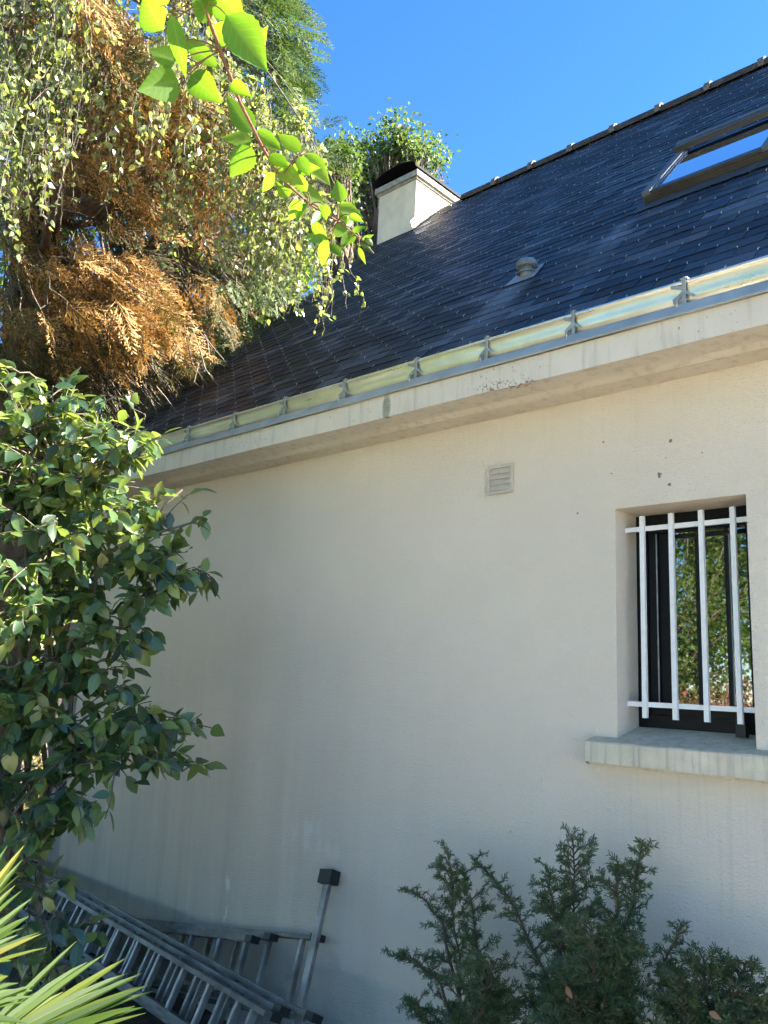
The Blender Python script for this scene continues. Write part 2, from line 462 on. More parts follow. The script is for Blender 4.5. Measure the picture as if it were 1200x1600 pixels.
M['glass'] = glass_material('window_glass', 2.9); M['sky_glass'] = glass_material('skylight_glass', 1.5, (0.62, 0.72, 0.85)); M['sky_glass'].node_tree.nodes['Principled BSDF'].inputs['Metallic'].default_value = 1.0
M['bronze'] = simple('brown_aluminium', (0.05, 0.045, 0.036), 0.45, 0.25, 0.25, 8)
M['alu_cover'] = simple('grey_aluminium_cover', (0.12, 0.135, 0.165), 0.8, 0.2, 0.15, 10)
M['lead'] = simple('dark_lead', (0.05, 0.05, 0.048), 0.6, 0.2, 0.4, 14, bmp=0.3)
M['lead_pale'] = simple('pale_lead', (0.30, 0.32, 0.34), 0.5, 0.4, 0.25, 18)
M['vent_grey'] = simple('grey_vent_plastic', (0.16, 0.18, 0.19), 0.5, 0, 0.2, 20)
M['chimney'] = simple('chimney_render', (0.84, 0.69, 0.51), 0.9, 0, 0.12, 5, 0.2, 0.3, 70)
M['cap'] = simple('chimney_cap_concrete', (0.40, 0.36, 0.30), 0.9, 0, 0.3, 16, 0.2, 0.4, 60)
M['cowl'] = simple('black_cowl_metal', (0.008, 0.008, 0.009), 0.75, 0.0, 0.3, 10, 0.15)
M['ridge'] = simple('dark_ridge_tile', (0.065, 0.055, 0.05), 0.8, 0, 0.45, 14, 0.3, 0.4)
M['mortar'] = simple('ridge_mortar', (0.15, 0.125, 0.105), 0.9, 0, 0.25, 25)
M['alu'] = simple('dull_aluminium', (0.17, 0.16, 0.147), 0.62, 0.55, 0.45, 7, bmp=0.25, bscale=50)
M['alu_bright'] = simple('worn_rung_aluminium', (0.27, 0.26, 0.245), 0.45, 0.7, 0.4, 9, bmp=0.2)
M['block'] = simple('grey_block', (0.26, 0.25, 0.24), 0.92, 0, 0.35, 6, 0.2, 0.6, 40)
M['fir_bark'] = bark_material('reddish_bark', (0.05, 0.032, 0.024), (0.2, 0.13, 0.09))
M['birch_bark'] = bark_material('birch_bark', (0.16, 0.15, 0.13), (0.5, 0.48, 0.44), (3, 3, 14))
M['twig'] = bark_material('grey_twig', (0.06, 0.05, 0.04), (0.22, 0.18, 0.14), (20, 20, 20))
M['cam_bark'] = bark_material('camellia_stem', (0.07, 0.058, 0.042), (0.2, 0.165, 0.12), (20, 20, 6))
M['yew_bark'] = bark_material('yew_stem', (0.05, 0.035, 0.025), (0.13, 0.085, 0.06), (20, 20, 6))
M['shoot'] = bark_material('reddish_green_shoot', (0.10, 0.06, 0.035), (0.2, 0.09, 0.06), (9, 9, 9))
M['dead'] = leafmat('dead_conifer_spray', [(0, (0.13, 0.07, 0.025)), (0.3, (0.29, 0.17, 0.062)), (0.7, (0.45, 0.275, 0.10)), (0.88, (0.52, 0.37, 0.16)), (1, (0.36, 0.29, 0.14))], (0.65, 0.32, 0.07), 0.7, 0.25, 0.2)
M['fir'] = leafmat('green_conifer_spray', [(0, (0.025, 0.05, 0.014)), (0.5, (0.06, 0.105, 0.028)), (0.85, (0.11, 0.16, 0.04)), (1, (0.16, 0.15, 0.045))], (0.25, 0.4, 0.05), 0.6, 0.25, 0.3)
M['fir_dull'] = leafmat('dull_conifer_spray', [(0, (0.03, 0.03, 0.014)), (0.5, (0.085, 0.08, 0.035)), (1, (0.17, 0.13, 0.06))], (0.25, 0.25, 0.06), 0.7, 0.2, 0.2)
M['birch'] = leafmat('birch_leaf', [(0, (0.08, 0.11, 0.045)), (0.4, (0.16, 0.20, 0.09)), (0.75, (0.24, 0.28, 0.14)), (0.92, (0.30, 0.33, 0.09)), (1, (0.42, 0.34, 0.05))], (0.5, 0.62, 0.08), 0.3, 0.42, 0.9)
M['birch2'] = leafmat('bright_birch_leaf', [(0, (0.035, 0.07, 0.02)), (0.5, (0.08, 0.135, 0.035)), (1, (0.14, 0.19, 0.05))], (0.25, 0.38, 0.05), 0.4, 0.35)
M['broad'] = leafmat('broad_tree_leaf', [(0, (0.03, 0.06, 0.012)), (0.5, (0.07, 0.13, 0.025)), (1, (0.16, 0.2, 0.035))], (0.4, 0.6, 0.05), 0.45, 0.4)
M['camellia'] = leafmat('camellia_leaf', [(0, (0.014, 0.038, 0.022)), (0.4, (0.032, 0.078, 0.036)), (0.7, (0.11, 0.18, 0.055)), (0.92, (0.2, 0.26, 0.065)), (1, (0.36, 0.3, 0.07))], (0.42, 0.55, 0.06), 0.36, 0.34, 0.9, (14, 0.70, (0.16, 0.06, 0.03)))
M['yew'] = leafmat('yew_needle', [(0, (0.028, 0.048, 0.014)), (0.6, (0.058, 0.095, 0.026)), (0.93, (0.10, 0.15, 0.038)), (1, (0.2, 0.17, 0.07))], (0.15, 0.28, 0.04), 0.4, 0.2)
M['palm'] = leafmat('palm_leaflet', [(0, (0.02, 0.046, 0.006)), (0.6, (0.038, 0.074, 0.008)), (0.9, (0.075, 0.098, 0.01)), (1, (0.15, 0.125, 0.015))], (0.13, 0.2, 0.008), 0.6, 0.35, 0.25, (5, 0.68, (0.2, 0.16, 0.025)))
M['near_leaf'] = leafmat('thin_young_leaf', [(0, (0.06, 0.15, 0.014)), (0.6, (0.11, 0.21, 0.018)), (1, (0.19, 0.26, 0.025))], (0.34, 0.66, 0.012), 0.45, 0.58, 0.4, (30, 0.74, (0.22, 0.1, 0.03)))
M['hedge'] = leafmat('yellowing_hedge_leaf', [(0, (0.14, 0.10, 0.03)), (0.5, (0.32, 0.24, 0.09)), (0.85, (0.42, 0.33, 0.13)), (1, (0.2, 0.26, 0.05))], (0.6, 0.45, 0.1), 0.6, 0.3)
M['red_shrub'] = leafmat('copper_shrub_leaf', [(0, (0.12, 0.045, 0.03)), (0.6, (0.26, 0.11, 0.06)), (1, (0.34, 0.2, 0.09))], (0.5, 0.2, 0.08), 0.5, 0.3)
M['dry'] = leafmat('dry_leaf', [(0, (0.3, 0.13, 0.06)), (1, (0.42, 0.22, 0.1))], (0.5, 0.25, 0.1), 0.6, 0.2)

# ------------------------------------------------------------------ ground
def ground_z(x, y):
    a = np.clip((-0.6 - y) / 2.4, 0, 1); a = a * a * (3 - 2 * a)
    return -0.42 + 0.42 * a


gx = np.unique(np.concatenate([np.linspace(-150, -12, 24), np.linspace(-12, 6, 73), np.linspace(6, 150, 24)]))
gy = np.unique(np.concatenate([np.linspace(-150, -10, 24), np.linspace(-10, 4, 57), np.linspace(4, 150, 24)]))
X, Y = np.meshgrid(gx, gy, indexing='ij')
Z = ground_z(X, Y) + 0.02 * np.sin(X * 2.1 + Y) * np.cos(Y * 1.7)
nx, ny = len(gx), len(gy)
idx = np.arange(nx * ny).reshape(nx, ny)
g = MB().add(np.stack([X, Y, Z], -1).reshape(-1, 3), np.stack([idx[:-1, :-1], idx[1:, :-1], idx[1:, 1:], idx[:-1, 1:]], -1).reshape(-1, 4))
g.build('ground', M['ground'], smooth=True, kind='structure')

# ------------------------------------------------------------------ house
XL, XR, YB = -6.68, 2.6, 7.0
WX0, WX1, WZ0, WZ1 = -1.813, -1.22, 1.42, 2.452
house = thing('house', 'cream rendered house with a grey slate roof and one barred window', 'house', (-2.0, 3.5, -0.4))
PITCHR = math.radians(46.5); RY0, RZ0 = -0.22, 3.322
CS, SN = math.cos(PITCHR), math.sin(PITCHR)
SA = np.array([0, CS, SN]); NA = np.array([0, -SN, CS])
RO = np.array([0, RY0, RZ0])
RIDGE_Y = 3.475; RIDGE_S = (RIDGE_Y - RY0) / CS; RIDGE_Z = RZ0 + SN * RIDGE_S


def RP(x, s, n=0.0): return np.array([x, 0, 0]) + RO + SA * s + NA * n


w = MB()
ZB, ZT = -0.7, 3.10
# front wall round the opening, with a slightly uneven arris
for (a, b_, c_, d_) in ((XL, WX0, ZB, ZT), (WX1, XR, ZB, ZT), (WX0, WX1, ZB, WZ0 - .03), (WX0, WX1, WZ1, ZT)):
    w.add([[a, 0, c_], [b_, 0, c_], [b_, 0, d_], [a, 0, d_]], [[0, 1, 2, 3]])
w.add([[WX0, 0, WZ0 - .03], [WX0, .34, WZ0 - .03], [WX0, .34, WZ1], [WX0, 0, WZ1]], [[0, 1, 2, 3]])
w.add([[WX1, 0, WZ0 - .03], [WX1, .34, WZ0 - .03], [WX1, .34, WZ1], [WX1, 0, WZ1]], [[3, 2, 1, 0]])
w.add([[WX0, 0, WZ1], [WX0, .34, WZ1], [WX1, .34, WZ1], [WX1, 0, WZ1]], [[0, 1, 2, 3]])
for xx in (XL, XR):
    w.add([[xx, 0, ZB], [xx, YB, ZB], [xx, YB, 3.3], [xx, RIDGE_Y, RIDGE_Z - .25], [xx, 0, 3.3]], [[0, 1, 2, 4]], [[2, 3, 4]])
w.add([[XL, YB, ZB], [XR, YB, ZB], [XR, YB, 3.3], [XL, YB, 3.3]], [[0, 1, 2, 3]])
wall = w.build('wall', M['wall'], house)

# window sill
s = MB(); x0, x1 = -1.925, -1.108
prof = [(-.085, 1.313), (-.085, 1.396), (-.078, 1.403), (.235, 1.474), (.235, 1.30), (-.05, 1.30), (-.055, 1.313)]
s.extr(prof, x0, x1, True, 24, lambda x, p: p + np.array([[0.0008 * math.sin(x * 31 + i) + 0.0005 * math.sin(x * 77 + 2 * i), 0.0009 * math.sin(x * 23 + 2.1 * i)] for i in range(len(p))]))
s.build('window_sill', M['concrete'], house)

# window
win = link('window', MB().box((WX0 + .001, .245, 1.44), (WX1 - .001, .30, WZ1 + .0)).mesh('window'), M['black_frame'], house)
fr = MB()
fx0, fx1, fz0, fz1 = WX0 + .002, WX1 - .002, 1.468, WZ1 - .002
for a, b_ in (((fx0, .205, fz0), (fx0 + .055, .244, fz1)), ((fx1 - .055, .205, fz0), (fx1, .244, fz1)),
              ((fx0 + .055, .205, fz1 - .05), (fx1 - .055, .244, fz1)), ((fx0 + .055, .205, fz0), (fx1 - .055, .244, fz0 + .05))): fr.box(a, b_)
fr.box((fx0 + .03, .195, fz0 + .046), (fx1 - .03, .206, fz0 + .054))
fr.build('frame', M['black_frame'], win)
sa = MB(); sx0, sx1, sz0, sz1 = fx0 + .058, fx1 - .05, fz0 + .052, fz1 - .052
for a, b_ in (((sx0, .214, sz0), (sx0 + .045, .244, sz1)), ((sx0 + .045, .226, sz0 + .04), (sx0 + .12, .244, sz1 - .035)), ((sx1 - .03, .214, sz0), (sx1, .244, sz1)),
              ((sx0 + .045, .214, sz1 - .034), (sx1 - .03, .244, sz1)), ((sx0 + .045, .214, sz0), (sx1 - .03, .244, sz0 + .055))): sa.box(a, b_)
sa.build('sash', M['black_frame'], win)
MB().box((sx0 + .036, .2115, sz0 + .06), (sx0 + .042, .2138, sz1 - .04)).build('sash_highlight', M['lead_pale'], win)  # pale strip standing in for the highlight on the sash edge
MB().box((sx0 + .121, .232, sz0 + .056), (sx1 - .031, .240, sz1 - .036)).build('pane', M['glass'], win)

# grille
gr = MB()
tb = [(1003.5, 808), (1048.5, 802), (1096, 795.5), (1145, 792.5)]; bb = [(1008.5, 1122), (1056, 1125.5), (1104.5, 1128.5), (1157, 1131)]
GY = .088
gz0 = np.mean([Wy(*q, GY)[2] for q in bb]); gz1 = np.mean([Wy(*q, GY)[2] for q in tb])
bars = []
for a, b_ in zip(tb, bb):
    xx = (Wy(*a, GY)[0] + Wy(*b_, GY)[0]) / 2; bars.append(xx)
hz = (Wy(1070, 820.5, .105)[2], Wy(1080, 1104.5, .105)[2])
grille = link('window_grille', MB().obox((WX0, .105, hz[0]), (WX1, .105, hz[0]), .014, .022).mesh('window_grille'), M['white'], house)
link('crossbar', MB().obox((WX0, .105, hz[1]), (WX1, .105, hz[1]), .014, .022).mesh('crossbar'), M['white'], grille)
for xx in bars + [bars[-1] + .135]:
    if xx < WX1 - .02:
        MB().obox((xx, GY, gz0), (xx, GY, gz1), .021, .019, (0, 1, 0)).build('bar', M['white'], grille)
q = Wy(1160, 1152, .145)
stp = MB(); a = .021
for k, (zz, ww) in enumerate(((0, 1.0), (.085, .82), (.105, .78))): pass
stp.add([[q[0] + sx * a * f, .145 + sy * a * .9 * f, q[2] + zz] for zz, f in ((0, 1.0), (.1, .86)) for sx, sy in ((-1, -1), (1, -1), (1, 1), (-1, 1))],
        [[0, 1, 5, 4], [1, 2, 6, 5], [2, 3, 7, 6], [3, 0, 4, 7], [4, 5, 6, 7], [3, 2, 1, 0]])
stp.build('shutter_stop', M['plastic_black'], house)

# wall vent
vx0, vx1, vz0, vz1 = -2.535, -2.377, 2.602, 2.756
vent = link('wall_vent', MB().box((vx0, -.006, vz0), (vx1, -.001, vz1)).mesh('wall_vent'), M['vent_paint'], house)
t = MB()
for a, b_ in (((vx0, -.02, vz0), (vx0 + .015, -.006, vz1)), ((vx1 - .015, -.02, vz0), (vx1, -.006, vz1)),
              ((vx0 + .015, -.02, vz0), (vx1 - .015, -.006, vz0 + .015)), ((vx0 + .015, -.02, vz1 - .015), (vx1 - .015, -.006, vz1))): t.box(a, b_)
t.build('vent_frame', M['vent_paint'], vent)
for k in range(4):
    zc = vz0 + .018 + k * .0295
    MB().extr([(-.0065, zc + .029), (-.0075, zc + .0305), (-.0175, zc + .003), (-.0165, zc + .001)], vx0 + .0155, vx1 - .0155).build('louvre', M['vent_paint'], vent)

# cornice, zinc flashing, gutter
XG0, XG1 = -6.60, 2.6
c = MB()
c.extr([(-.32, 3.038), (-.32, 3.166), (-.30, 3.175), (.10, 3.175), (.10, 3.021), (-.118, 3.021), (-.135, 3.022), (-.172, 3.0365), (-.2, 3.039)], XG0, XG1, True, 60,
       lambda x, p: p + np.array([[0.002 * math.sin(x * 3.1 + i) + 0.001 * math.sin(x * 11 + i), 0.0015 * math.sin(x * 4.3 + 1.7 * i)] for i in range(len(p))]))
cornice = c.build('cornice', M['fascia'], house)
z = MB()
z.extr([(-.337, 3.163), (-.341, 3.167), (-.339, 3.176), (-.333, 3.179), (-.300, 3.228), (-.12, 3.235), (-.12, 3.229), (-.297, 3.222), (-.328, 3.172), (-.331, 3.164)], XG0, XG1, True, 50,
       lambda x, p: p + np.array([0.0015 * math.sin(x * 5), 0.0012 * math.sin(x * 6.3)]))
z.build('zinc_flashing', M['zinc'], house)
gut = MB()
BRX = [-5.99, -5.49, -4.99, -4.45, -3.93, -3.39, -2.836, -2.365, -1.87, -1.34, -.82, -.30, .22, .74, 1.26, 1.78]


def gw(x, p):
    d = min(abs(x - b_) for b_ in BRX); k = min(1.0, d / .12)
    o = p.copy(); bow = 0.0025 * (1 - k) ** 2 + 0.0007 * math.sin(x * 5.1) + 0.0003 * math.sin(x * 13)
    o[:5, 0] += bow; o[0:3, 0] += 0.003 * (1 - k) ** 2
    return o


gp = [(-.236, 3.238), (-.258, 3.240), (-.268, 3.248), (-.272, 3.285), (-.272, 3.326), (-.276, 3.330), (-.281, 3.336), (-.281, 3.343), (-.275, 3.349), (-.267, 3.349), (-.262, 3.343), (-.262, 3.335), (-.266, 3.33), (-.266, 3.25), (-.236, 3.245)]
gut.extr(gp, XG0, XG1, False, 460, gw)
gutter = gut.build('gutter', M['gutter'], house, smooth=True)
brk = MB()
# folded strap: top clip, two wings, foot loop
brk.obox((0, -.284, 3.352), (0, -.284, 3.232), .013, .004, (0, 1, 0))
brk.obox((0, -.286, 3.351), (0, -.246, 3.357), .026, .006)
brk.add([[-.006, -.2865, 3.318], [-.052, -.279, 3.338], [-.05, -.279, 3.322], [-.006, -.2865, 3.300], [-.006, -.2845, 3.318], [-.052, -.277, 3.338], [-.05, -.277, 3.322], [-.006, -.2845, 3.300]], [[0, 1, 2, 3], [7, 6, 5, 4], [0, 4, 5, 1], [2, 6, 7, 3], [1, 5, 6, 2], [3, 7, 4, 0]])
brk.add([[-.004, -.287, 3.296], [-.044, -.281, 3.268], [-.04, -.281, 3.243], [-.004, -.287, 3.276], [-.004, -.285, 3.296], [-.044, -.279, 3.268], [-.04, -.279, 3.243], [-.004, -.285, 3.276]], [[0, 1, 2, 3], [7, 6, 5, 4], [0, 4, 5, 1], [2, 6, 7, 3], [1, 5, 6, 2], [3, 7, 4, 0]])
brk.add([[.006, -.2865, 3.296], [.03, -.281, 3.272], [.032, -.281, 3.258], [.006, -.2865, 3.280], [.006, -.2845, 3.296], [.03, -.279, 3.272], [.032, -.279, 3.258], [.006, -.2845, 3.280]], [[3, 2, 1, 0], [4, 5, 6, 7], [1, 5, 4, 0], [3, 7, 6, 2], [2, 6, 5, 1], [0, 4, 7, 3]])
a_ = np.linspace(-.3, 1.35, 7) * math.pi
brk.tube(np.column_stack([-.02 + 0 * a_, -.296 + .014 * np.cos(a_), 3.234 + .016 * np.sin(a_)]), .006, 5)
brk.obox((-.02, -.292, 3.226), (.016, -.292, 3.226), .01, .013)
brk.tube([(0, -.276, 3.354), (0, -.276, 3.36)], .007, 7)
bme = brk.mesh('bracket')
for k, bx_ in enumerate(BRX):
    o = link('bracket', bme, M['steel'], gutter); o.matrix_basis = Matrix.Translation((bx_, 0, 0)) @ Matrix.Scale(1.12 + .08 * math.sin(k * 2.3), 4, (1, 0, 0))

# roof deck (under the slates), both slopes
XV0, XV1 = -6.61, 2.62
d = MB()
d.extr([(RY0 + CS * .0, RZ0 + SN * .0), (RIDGE_Y, RIDGE_Z), (2 * RIDGE_Y - RY0, RZ0), (2 * RIDGE_Y - RY0, RZ0 - .1), (RIDGE_Y, RIDGE_Z - .12), (RY0 + .02, RZ0 - .06)], XV0 + .004, XV1 - .004)
roof = d.build('roof', M['slate'], house)

SWD, EXP = .2275, .11
S0 = .024; NROW = int((RIDGE_S - S0) / EXP)
XH = -1.331  # hook column of row 2
# skylight footprint (x, s)
KX0, KX1, KS0, KS1 = -2.11, -1.33, 1.79, 2.70


def slate_mesh(k):
    r = np.random.default_rng(100 + k)
    hw = SWD / 2 - .0022; L = .23; th = .0036
    j = r.normal(0, .0012, 6)
    bot = [(-hw, j[0]), (-hw * .4, j[1]), (hw * .35, j[2]), (hw, j[3])]
    v = []
    for n0 in (0, th):
        for (x, y) in bot: v.append((x, y, n0 + .0082))
        v.append((hw, L, n0 + .0005)); v.append((-hw, L, n0 + .0005))
    q = [[6, 7, 8, 9], [6, 9, 10, 11], [1, 0, 6, 7][::-1], [2, 1, 7, 8][::-1], [3, 2, 8, 9][::-1], [4, 3, 9, 10][::-1], [0, 5, 11, 6][::-1]]
    return np.array(v), np.array(q), None


STM = [slate_mesh(k) for k in range(6)]
Rbase = np.stack([np.array([1.0, 0, 0]), SA, NA], 1)
SL = []
for r in range(NROW + 1):
    sb = S0 + r * EXP
    off = XH + (r - 2) * SWD / 2  # slate centre columns: the hook sits at the middle of the slate's foot
    k0 = math.ceil((XV0 - off) / SWD); k1 = math.floor((XV1 - off) / SWD)
    for k in range(k0 - 1, k1 + 2):
        xc = off + k * SWD
        if xc - SWD / 2 < XV0 - .12 or xc + SWD / 2 > XV1 + .12: continue
        if KX0 + .02 < xc - SWD / 2 and xc + SWD / 2 < KX1 - .02 and KS0 - .05 < sb < KS1 - .2: continue
        SL.append((xc, sb, r))


def project(p):
    d_ = np.asarray(p) - CAM; w_ = d_ @ FX
    return 600 + FPX * (d_ @ RX) / w_, 800 - FPX * (d_ @ UX) / w_


def area(e):
    xc, sb, r = e
    pts = [project(RP(xc + dx, sb + ds, .02)) for dx, ds in ((-.11, 0), (.11, 0), (.11, EXP), (-.11, EXP))]
    u, v = project(RP(xc, sb + EXP / 2, .02))
    if not (-5 < u < 1205 and -5 < v < 1605): return 0.0
    A = 0
    for i in range(4):
        a, b2 = pts[i], pts[(i + 1) % 4]; A += a[0] * b2[1] - a[1] * b2[0]
    hid = r == 0 or (KX0 - .05 < xc < KX1 + .05 and KS0 - .2 < sb < KS1 + .05)
    return 0.0 if hid else abs(A) / 2


order = sorted(range(len(SL)), key=lambda i: -area(SL[i]))
single = set(order[:300])
smes = []
for k in range(6):
    mm = MB().add(*STM[k]); smes.append(mm.mesh('slate'))
rest = [MB() for _ in range(1)][0]
hooks = MB()
groups = {k: [] for k in range(6)}
hookt = MB().obox((0, .012, .0145), (0, -.006, .0155), .0034, .0022, (0, 0, 1)); hookt.obox((0, -.006, .0155), (0, -.0075, .009), .0034, .0022, (0, 1, 0))
hv, hq = np.concatenate(hookt.V), np.concatenate(hookt.Q)
HM, HO = [], []
for i, (xc, sb, r) in enumerate(SL):
    rr = np.random.default_rng(1000 + i)
    an = rr.normal(0, .004); lift = rr.normal(0, .0008); tl = rr.normal(0, .004)
    ca, sa_ = math.cos(an), math.sin(an)
    Rl = np.array([[ca, -sa_, 0], [sa_, ca, 0], [0, 0, 1]]) @ np.array([[1, 0, tl], [0, 1, 0], [-tl, 0, 1]])
    if xc - SWD / 2 < XV0 - .005:   # cut slates at the verge
        f = (xc + SWD / 2 - XV0) / SWD
        if f < .12: continue
        xc = XV0 + f * SWD / 2; Rl = Rl @ np.diag([f, 1, 1])
    if xc + SWD / 2 > XV1 + .005:
        f = (XV1 - xc + SWD / 2) / SWD
        if f < .12: continue
        xc = XV1 - f * SWD / 2; Rl = Rl @ np.diag([f, 1, 1])
    Mm = Rbase @ Rl; Oo = RP(xc, sb + rr.normal(0, .0015), lift)
    k = int(rr.integers(6))
    if i in single:
        o = link('slate', smes[k], M['slate'], roof); place(o, Mm, Oo)
    else: groups[k].append((Mm, Oo))
    if r > 0:
        hy = rr.normal(0, .15)
        HM.append(Rbase @ np.array([[math.cos(hy), -math.sin(hy), 0], [math.sin(hy), math.cos(hy), 0], [0, 0, 1]]) * 1.0); HO.append(Oo)
for k in range(6):
    if groups[k]: rest.inst(STM[k], np.array([a for a, _ in groups[k]]), np.array([b2 for _, b2 in groups[k]]))
rest.build('slate_courses', M['slate'], roof, kind='stuff')
hooks.inst((hv, hq, None), np.array(HM), np.array(HO)); hooks.build('slate_hooks', M['hook'], roof, kind='stuff')

# ridge tiles
TL = .485
for k in range(-11, 10):
    xa = -2.095 + k * TL - TL; xb = xa + TL
    if xb > XV1 or xa < -5.95: continue
    ang = np.linspace(-.12, 1.12, 9) * math.pi
    mt_ = MB()
    prof = [(RIDGE_Y + .088 * math.cos(a), RIDGE_Z - .012 + .075 * math.sin(a)) for a in ang] + [(RIDGE_Y + .07 * math.cos(a), RIDGE_Z - .012 + .058 * math.sin(a)) for a in ang[::-1]]
    dz = .004 * math.sin(k * 1.9)
    mt_.extr(np.array(prof) + [0, dz], xa + .002, xb - .002)
    rt = mt_.build('ridge_tile', M['ridge'], roof, smooth=False)
    prof2 = [(RIDGE_Y + .108 * math.cos(a), RIDGE_Z - .012 + .094 * math.sin(a)) for a in ang] + [(RIDGE_Y + .09 * math.cos(a), RIDGE_Z - .012 + .0765 * math.sin(a)) for a in ang[::-1]]
    MB().extr(np.array(prof2) + [0, dz], xb - .045, xb + .012).build('ridge_joint', M['mortar'], roof)

# chimney
CX0, CX1, CY0, CY1 = -6.53, -5.93, 3.1, 4.0
chim = link('chimney', MB().box((CX0, CY0, 6.0), (CX1, CY1, 7.475)).mesh('chimney'), M['chimney'], house)
cap = MB().box((CX0 - .018, CY0 - .018, 7.475), (CX1 + .018, CY1 + .018, 7.505)); cap.box((CX0 - .042, CY0 - .042, 7.505), (CX1 + .042, CY1 + .042, 7.575)); cap.build('chimney_cap', M['cap'], chim)
cw = MB(); th_ = np.linspace(0, math.pi, 15)
cxm, chw = (CX0 + CX1) / 2, .35
arc = [(cxm - chw * math.cos(a), 7.585 + .012 + .13 * math.sin(a) ** .8) for a in th_]
vo = []; Q_ = []
for yy in (CY0 - .08, CY1 + .2):
    vo += [(x, yy, z_) for x, z_ in arc] + [(cxm + (x - cxm) * .975, yy, z_ - .008) for x, z_ in arc]
n_ = len(arc)
for i in range(n_ - 1):
    Q_ += [[i, i + 1, 2 * n_ + i + 1, 2 * n_ + i], [n_ + i + 1, n_ + i, 3 * n_ + i, 3 * n_ + i + 1], [i, n_ + i, n_ + i + 1, i + 1], [2 * n_ + i, 2 * n_ + i + 1, 3 * n_ + i + 1, 3 * n_ + i]]
cw.add(vo, Q_)
for xx in (CX0 + .03, CX1 - .03):
    for yy in (CY0 + .08, CY1 - .08): cw.obox((xx, yy, 7.57), (xx, yy, 7.66), .03, .006, (0, 1, 0))
cw.build('chimney_cowl', M['cowl'], chim)
fl = MB()
sc0 = (CY0 - RY0) / CS
fl.add([RP(CX1 + .001, sc0 - .02, .024), RP(CX1 + .06, sc0 - .02, .026), RP(CX1 + .06, RIDGE_S, .026), RP(CX1 + .001, RIDGE_S, .024), RP(CX1 + .004, sc0 - .0, .11), RP(CX1 + .004, RIDGE_S, .11)], [[0, 1, 2, 3], [0, 3, 5, 4]])
fl.build('chimney_flashing', M['lead_pale'], chim)

# skylight
kx, ky = (KX0 + KX1) / 2, (KS0 + KS1) / 2


def rbox(mb, x0, x1, s0, s1, n0, n1):
    v = [RP(x, s_, n_2) for x in (x0, x1) for s_ in (s0, s1) for n_2 in (n0, n1)]
    return mb.add(v, BOXQ)


skl = rbox(MB(), KX0 + .03, KX1 - .03, KS0 + .03, KS1 - .03, .0, .05).build('skylight', M['bronze'], house)
f_ = MB()
rbox(f_, KX0, KX0 + .055, KS0 + .0, KS1, .02, .088); f_.build('side_cover', M['alu_cover'], skl)
rbox(MB(), KX1 - .055, KX1, KS0, KS1, .02, .088).build('side_cover', M['alu_cover'], skl)
f_ = MB(); rbox(f_, KX0 + .056, KX1 - .056, KS0 + .004, KS0 + .07, .02, .078); rbox(f_, KX0 + .01, KX1 - .01, KS0 - .018, KS0 + .003, .012, .060); rbox(f_, KX0 + .03, KX1 - .03, KS0 - .024, KS0 - .0185, .048, .056)
f_.build('bottom_frame', M['bronze'], skl)
f_ = MB(); rbox(f_, KX0 - .012, KX1 + .012, KS1 - .10, KS1 + .03, .0885, .125); f_.build('top_hood', M['bronze'], skl)
f_ = MB(); rbox(f_, KX0 - .014, KX1 + .014, KS1 - .02, KS1 + .034, .1255, .131); f_.build('hood_cover', M['alu_cover'], skl)
f_ = MB(); rbox(f_, KX0 + .056, KX1 - .056, KS0 + .071, KS1 - .101, .052, .068); f_.build('pane', M['sky_glass'], skl)
f_ = MB(); rbox(f_, KX0 + .057, KX0 + .072, KS0 + .072, KS1 - .102, .069, .079); f_.build('glazing_bead', M['alu_cover'], skl)
rbox(MB(), KX1 - .072, KX1 - .057, KS0 + .072, KS1 - .102, .069, .079).build('glazing_bead', M['alu_cover'], skl)
ap = MB(); n_ = 24
for i in range(n_ + 1):
    x = KX0 - .03 + (KX1 - KX0 + .06) * i / n_
    ap.add([RP(x, KS0 - .02, .026), RP(x, KS0 - .15 - .006 * math.sin(i * 1.7), .019 + .0015 * math.sin(i * 2.9))])
ap.Q.append(np.array([[2 * i, 2 * i + 1, 2 * i + 3, 2 * i + 2] for i in range(n_)]))
ap.build('apron_flashing', M['lead'], skl)

# mushroom roof vent
b0 = RP(-2.672, (.546 - RY0) / CS, .02)
rv = MB(); rv.tube([b0 - [0, 0, .05], b0 + [0, 0, .056]], .04, 16)
rvent = rv.build('roof_vent', M['vent_grey'], house, smooth=True)
th_ = np.linspace(0, 1, 9)
dome = MB(); rr_ = [.048, .064, .068, .067, .061, .05, .034, .015, .002]; zz_ = [.045, .041, .051, .065, .078, .089, .097, .101, .102]
dome.tube([b0 + [0, -.012 * (z_ - .09) * 8, z_] for z_ in zz_], rr_, 20); dome.build('vent_cap', M['vent_grey'], rvent, smooth=True)
sv = (.546 - RY0) / CS
fp = MB(); fp.add([RP(-2.672 + dx, sv + ds, n2) for dx, ds, n2 in ((-.11, -.12, .018), (.11, -.12, .018), (.09, .10, .02), (-.09, .10, .02))], [[0, 1, 2, 3]])
fp.tube([b0 + NA * .002, b0 + NA * .006 + [0, 0, .012]], [.06, .043], 16, False)
fp.build('vent_flashing', M['lead_pale'], rvent)

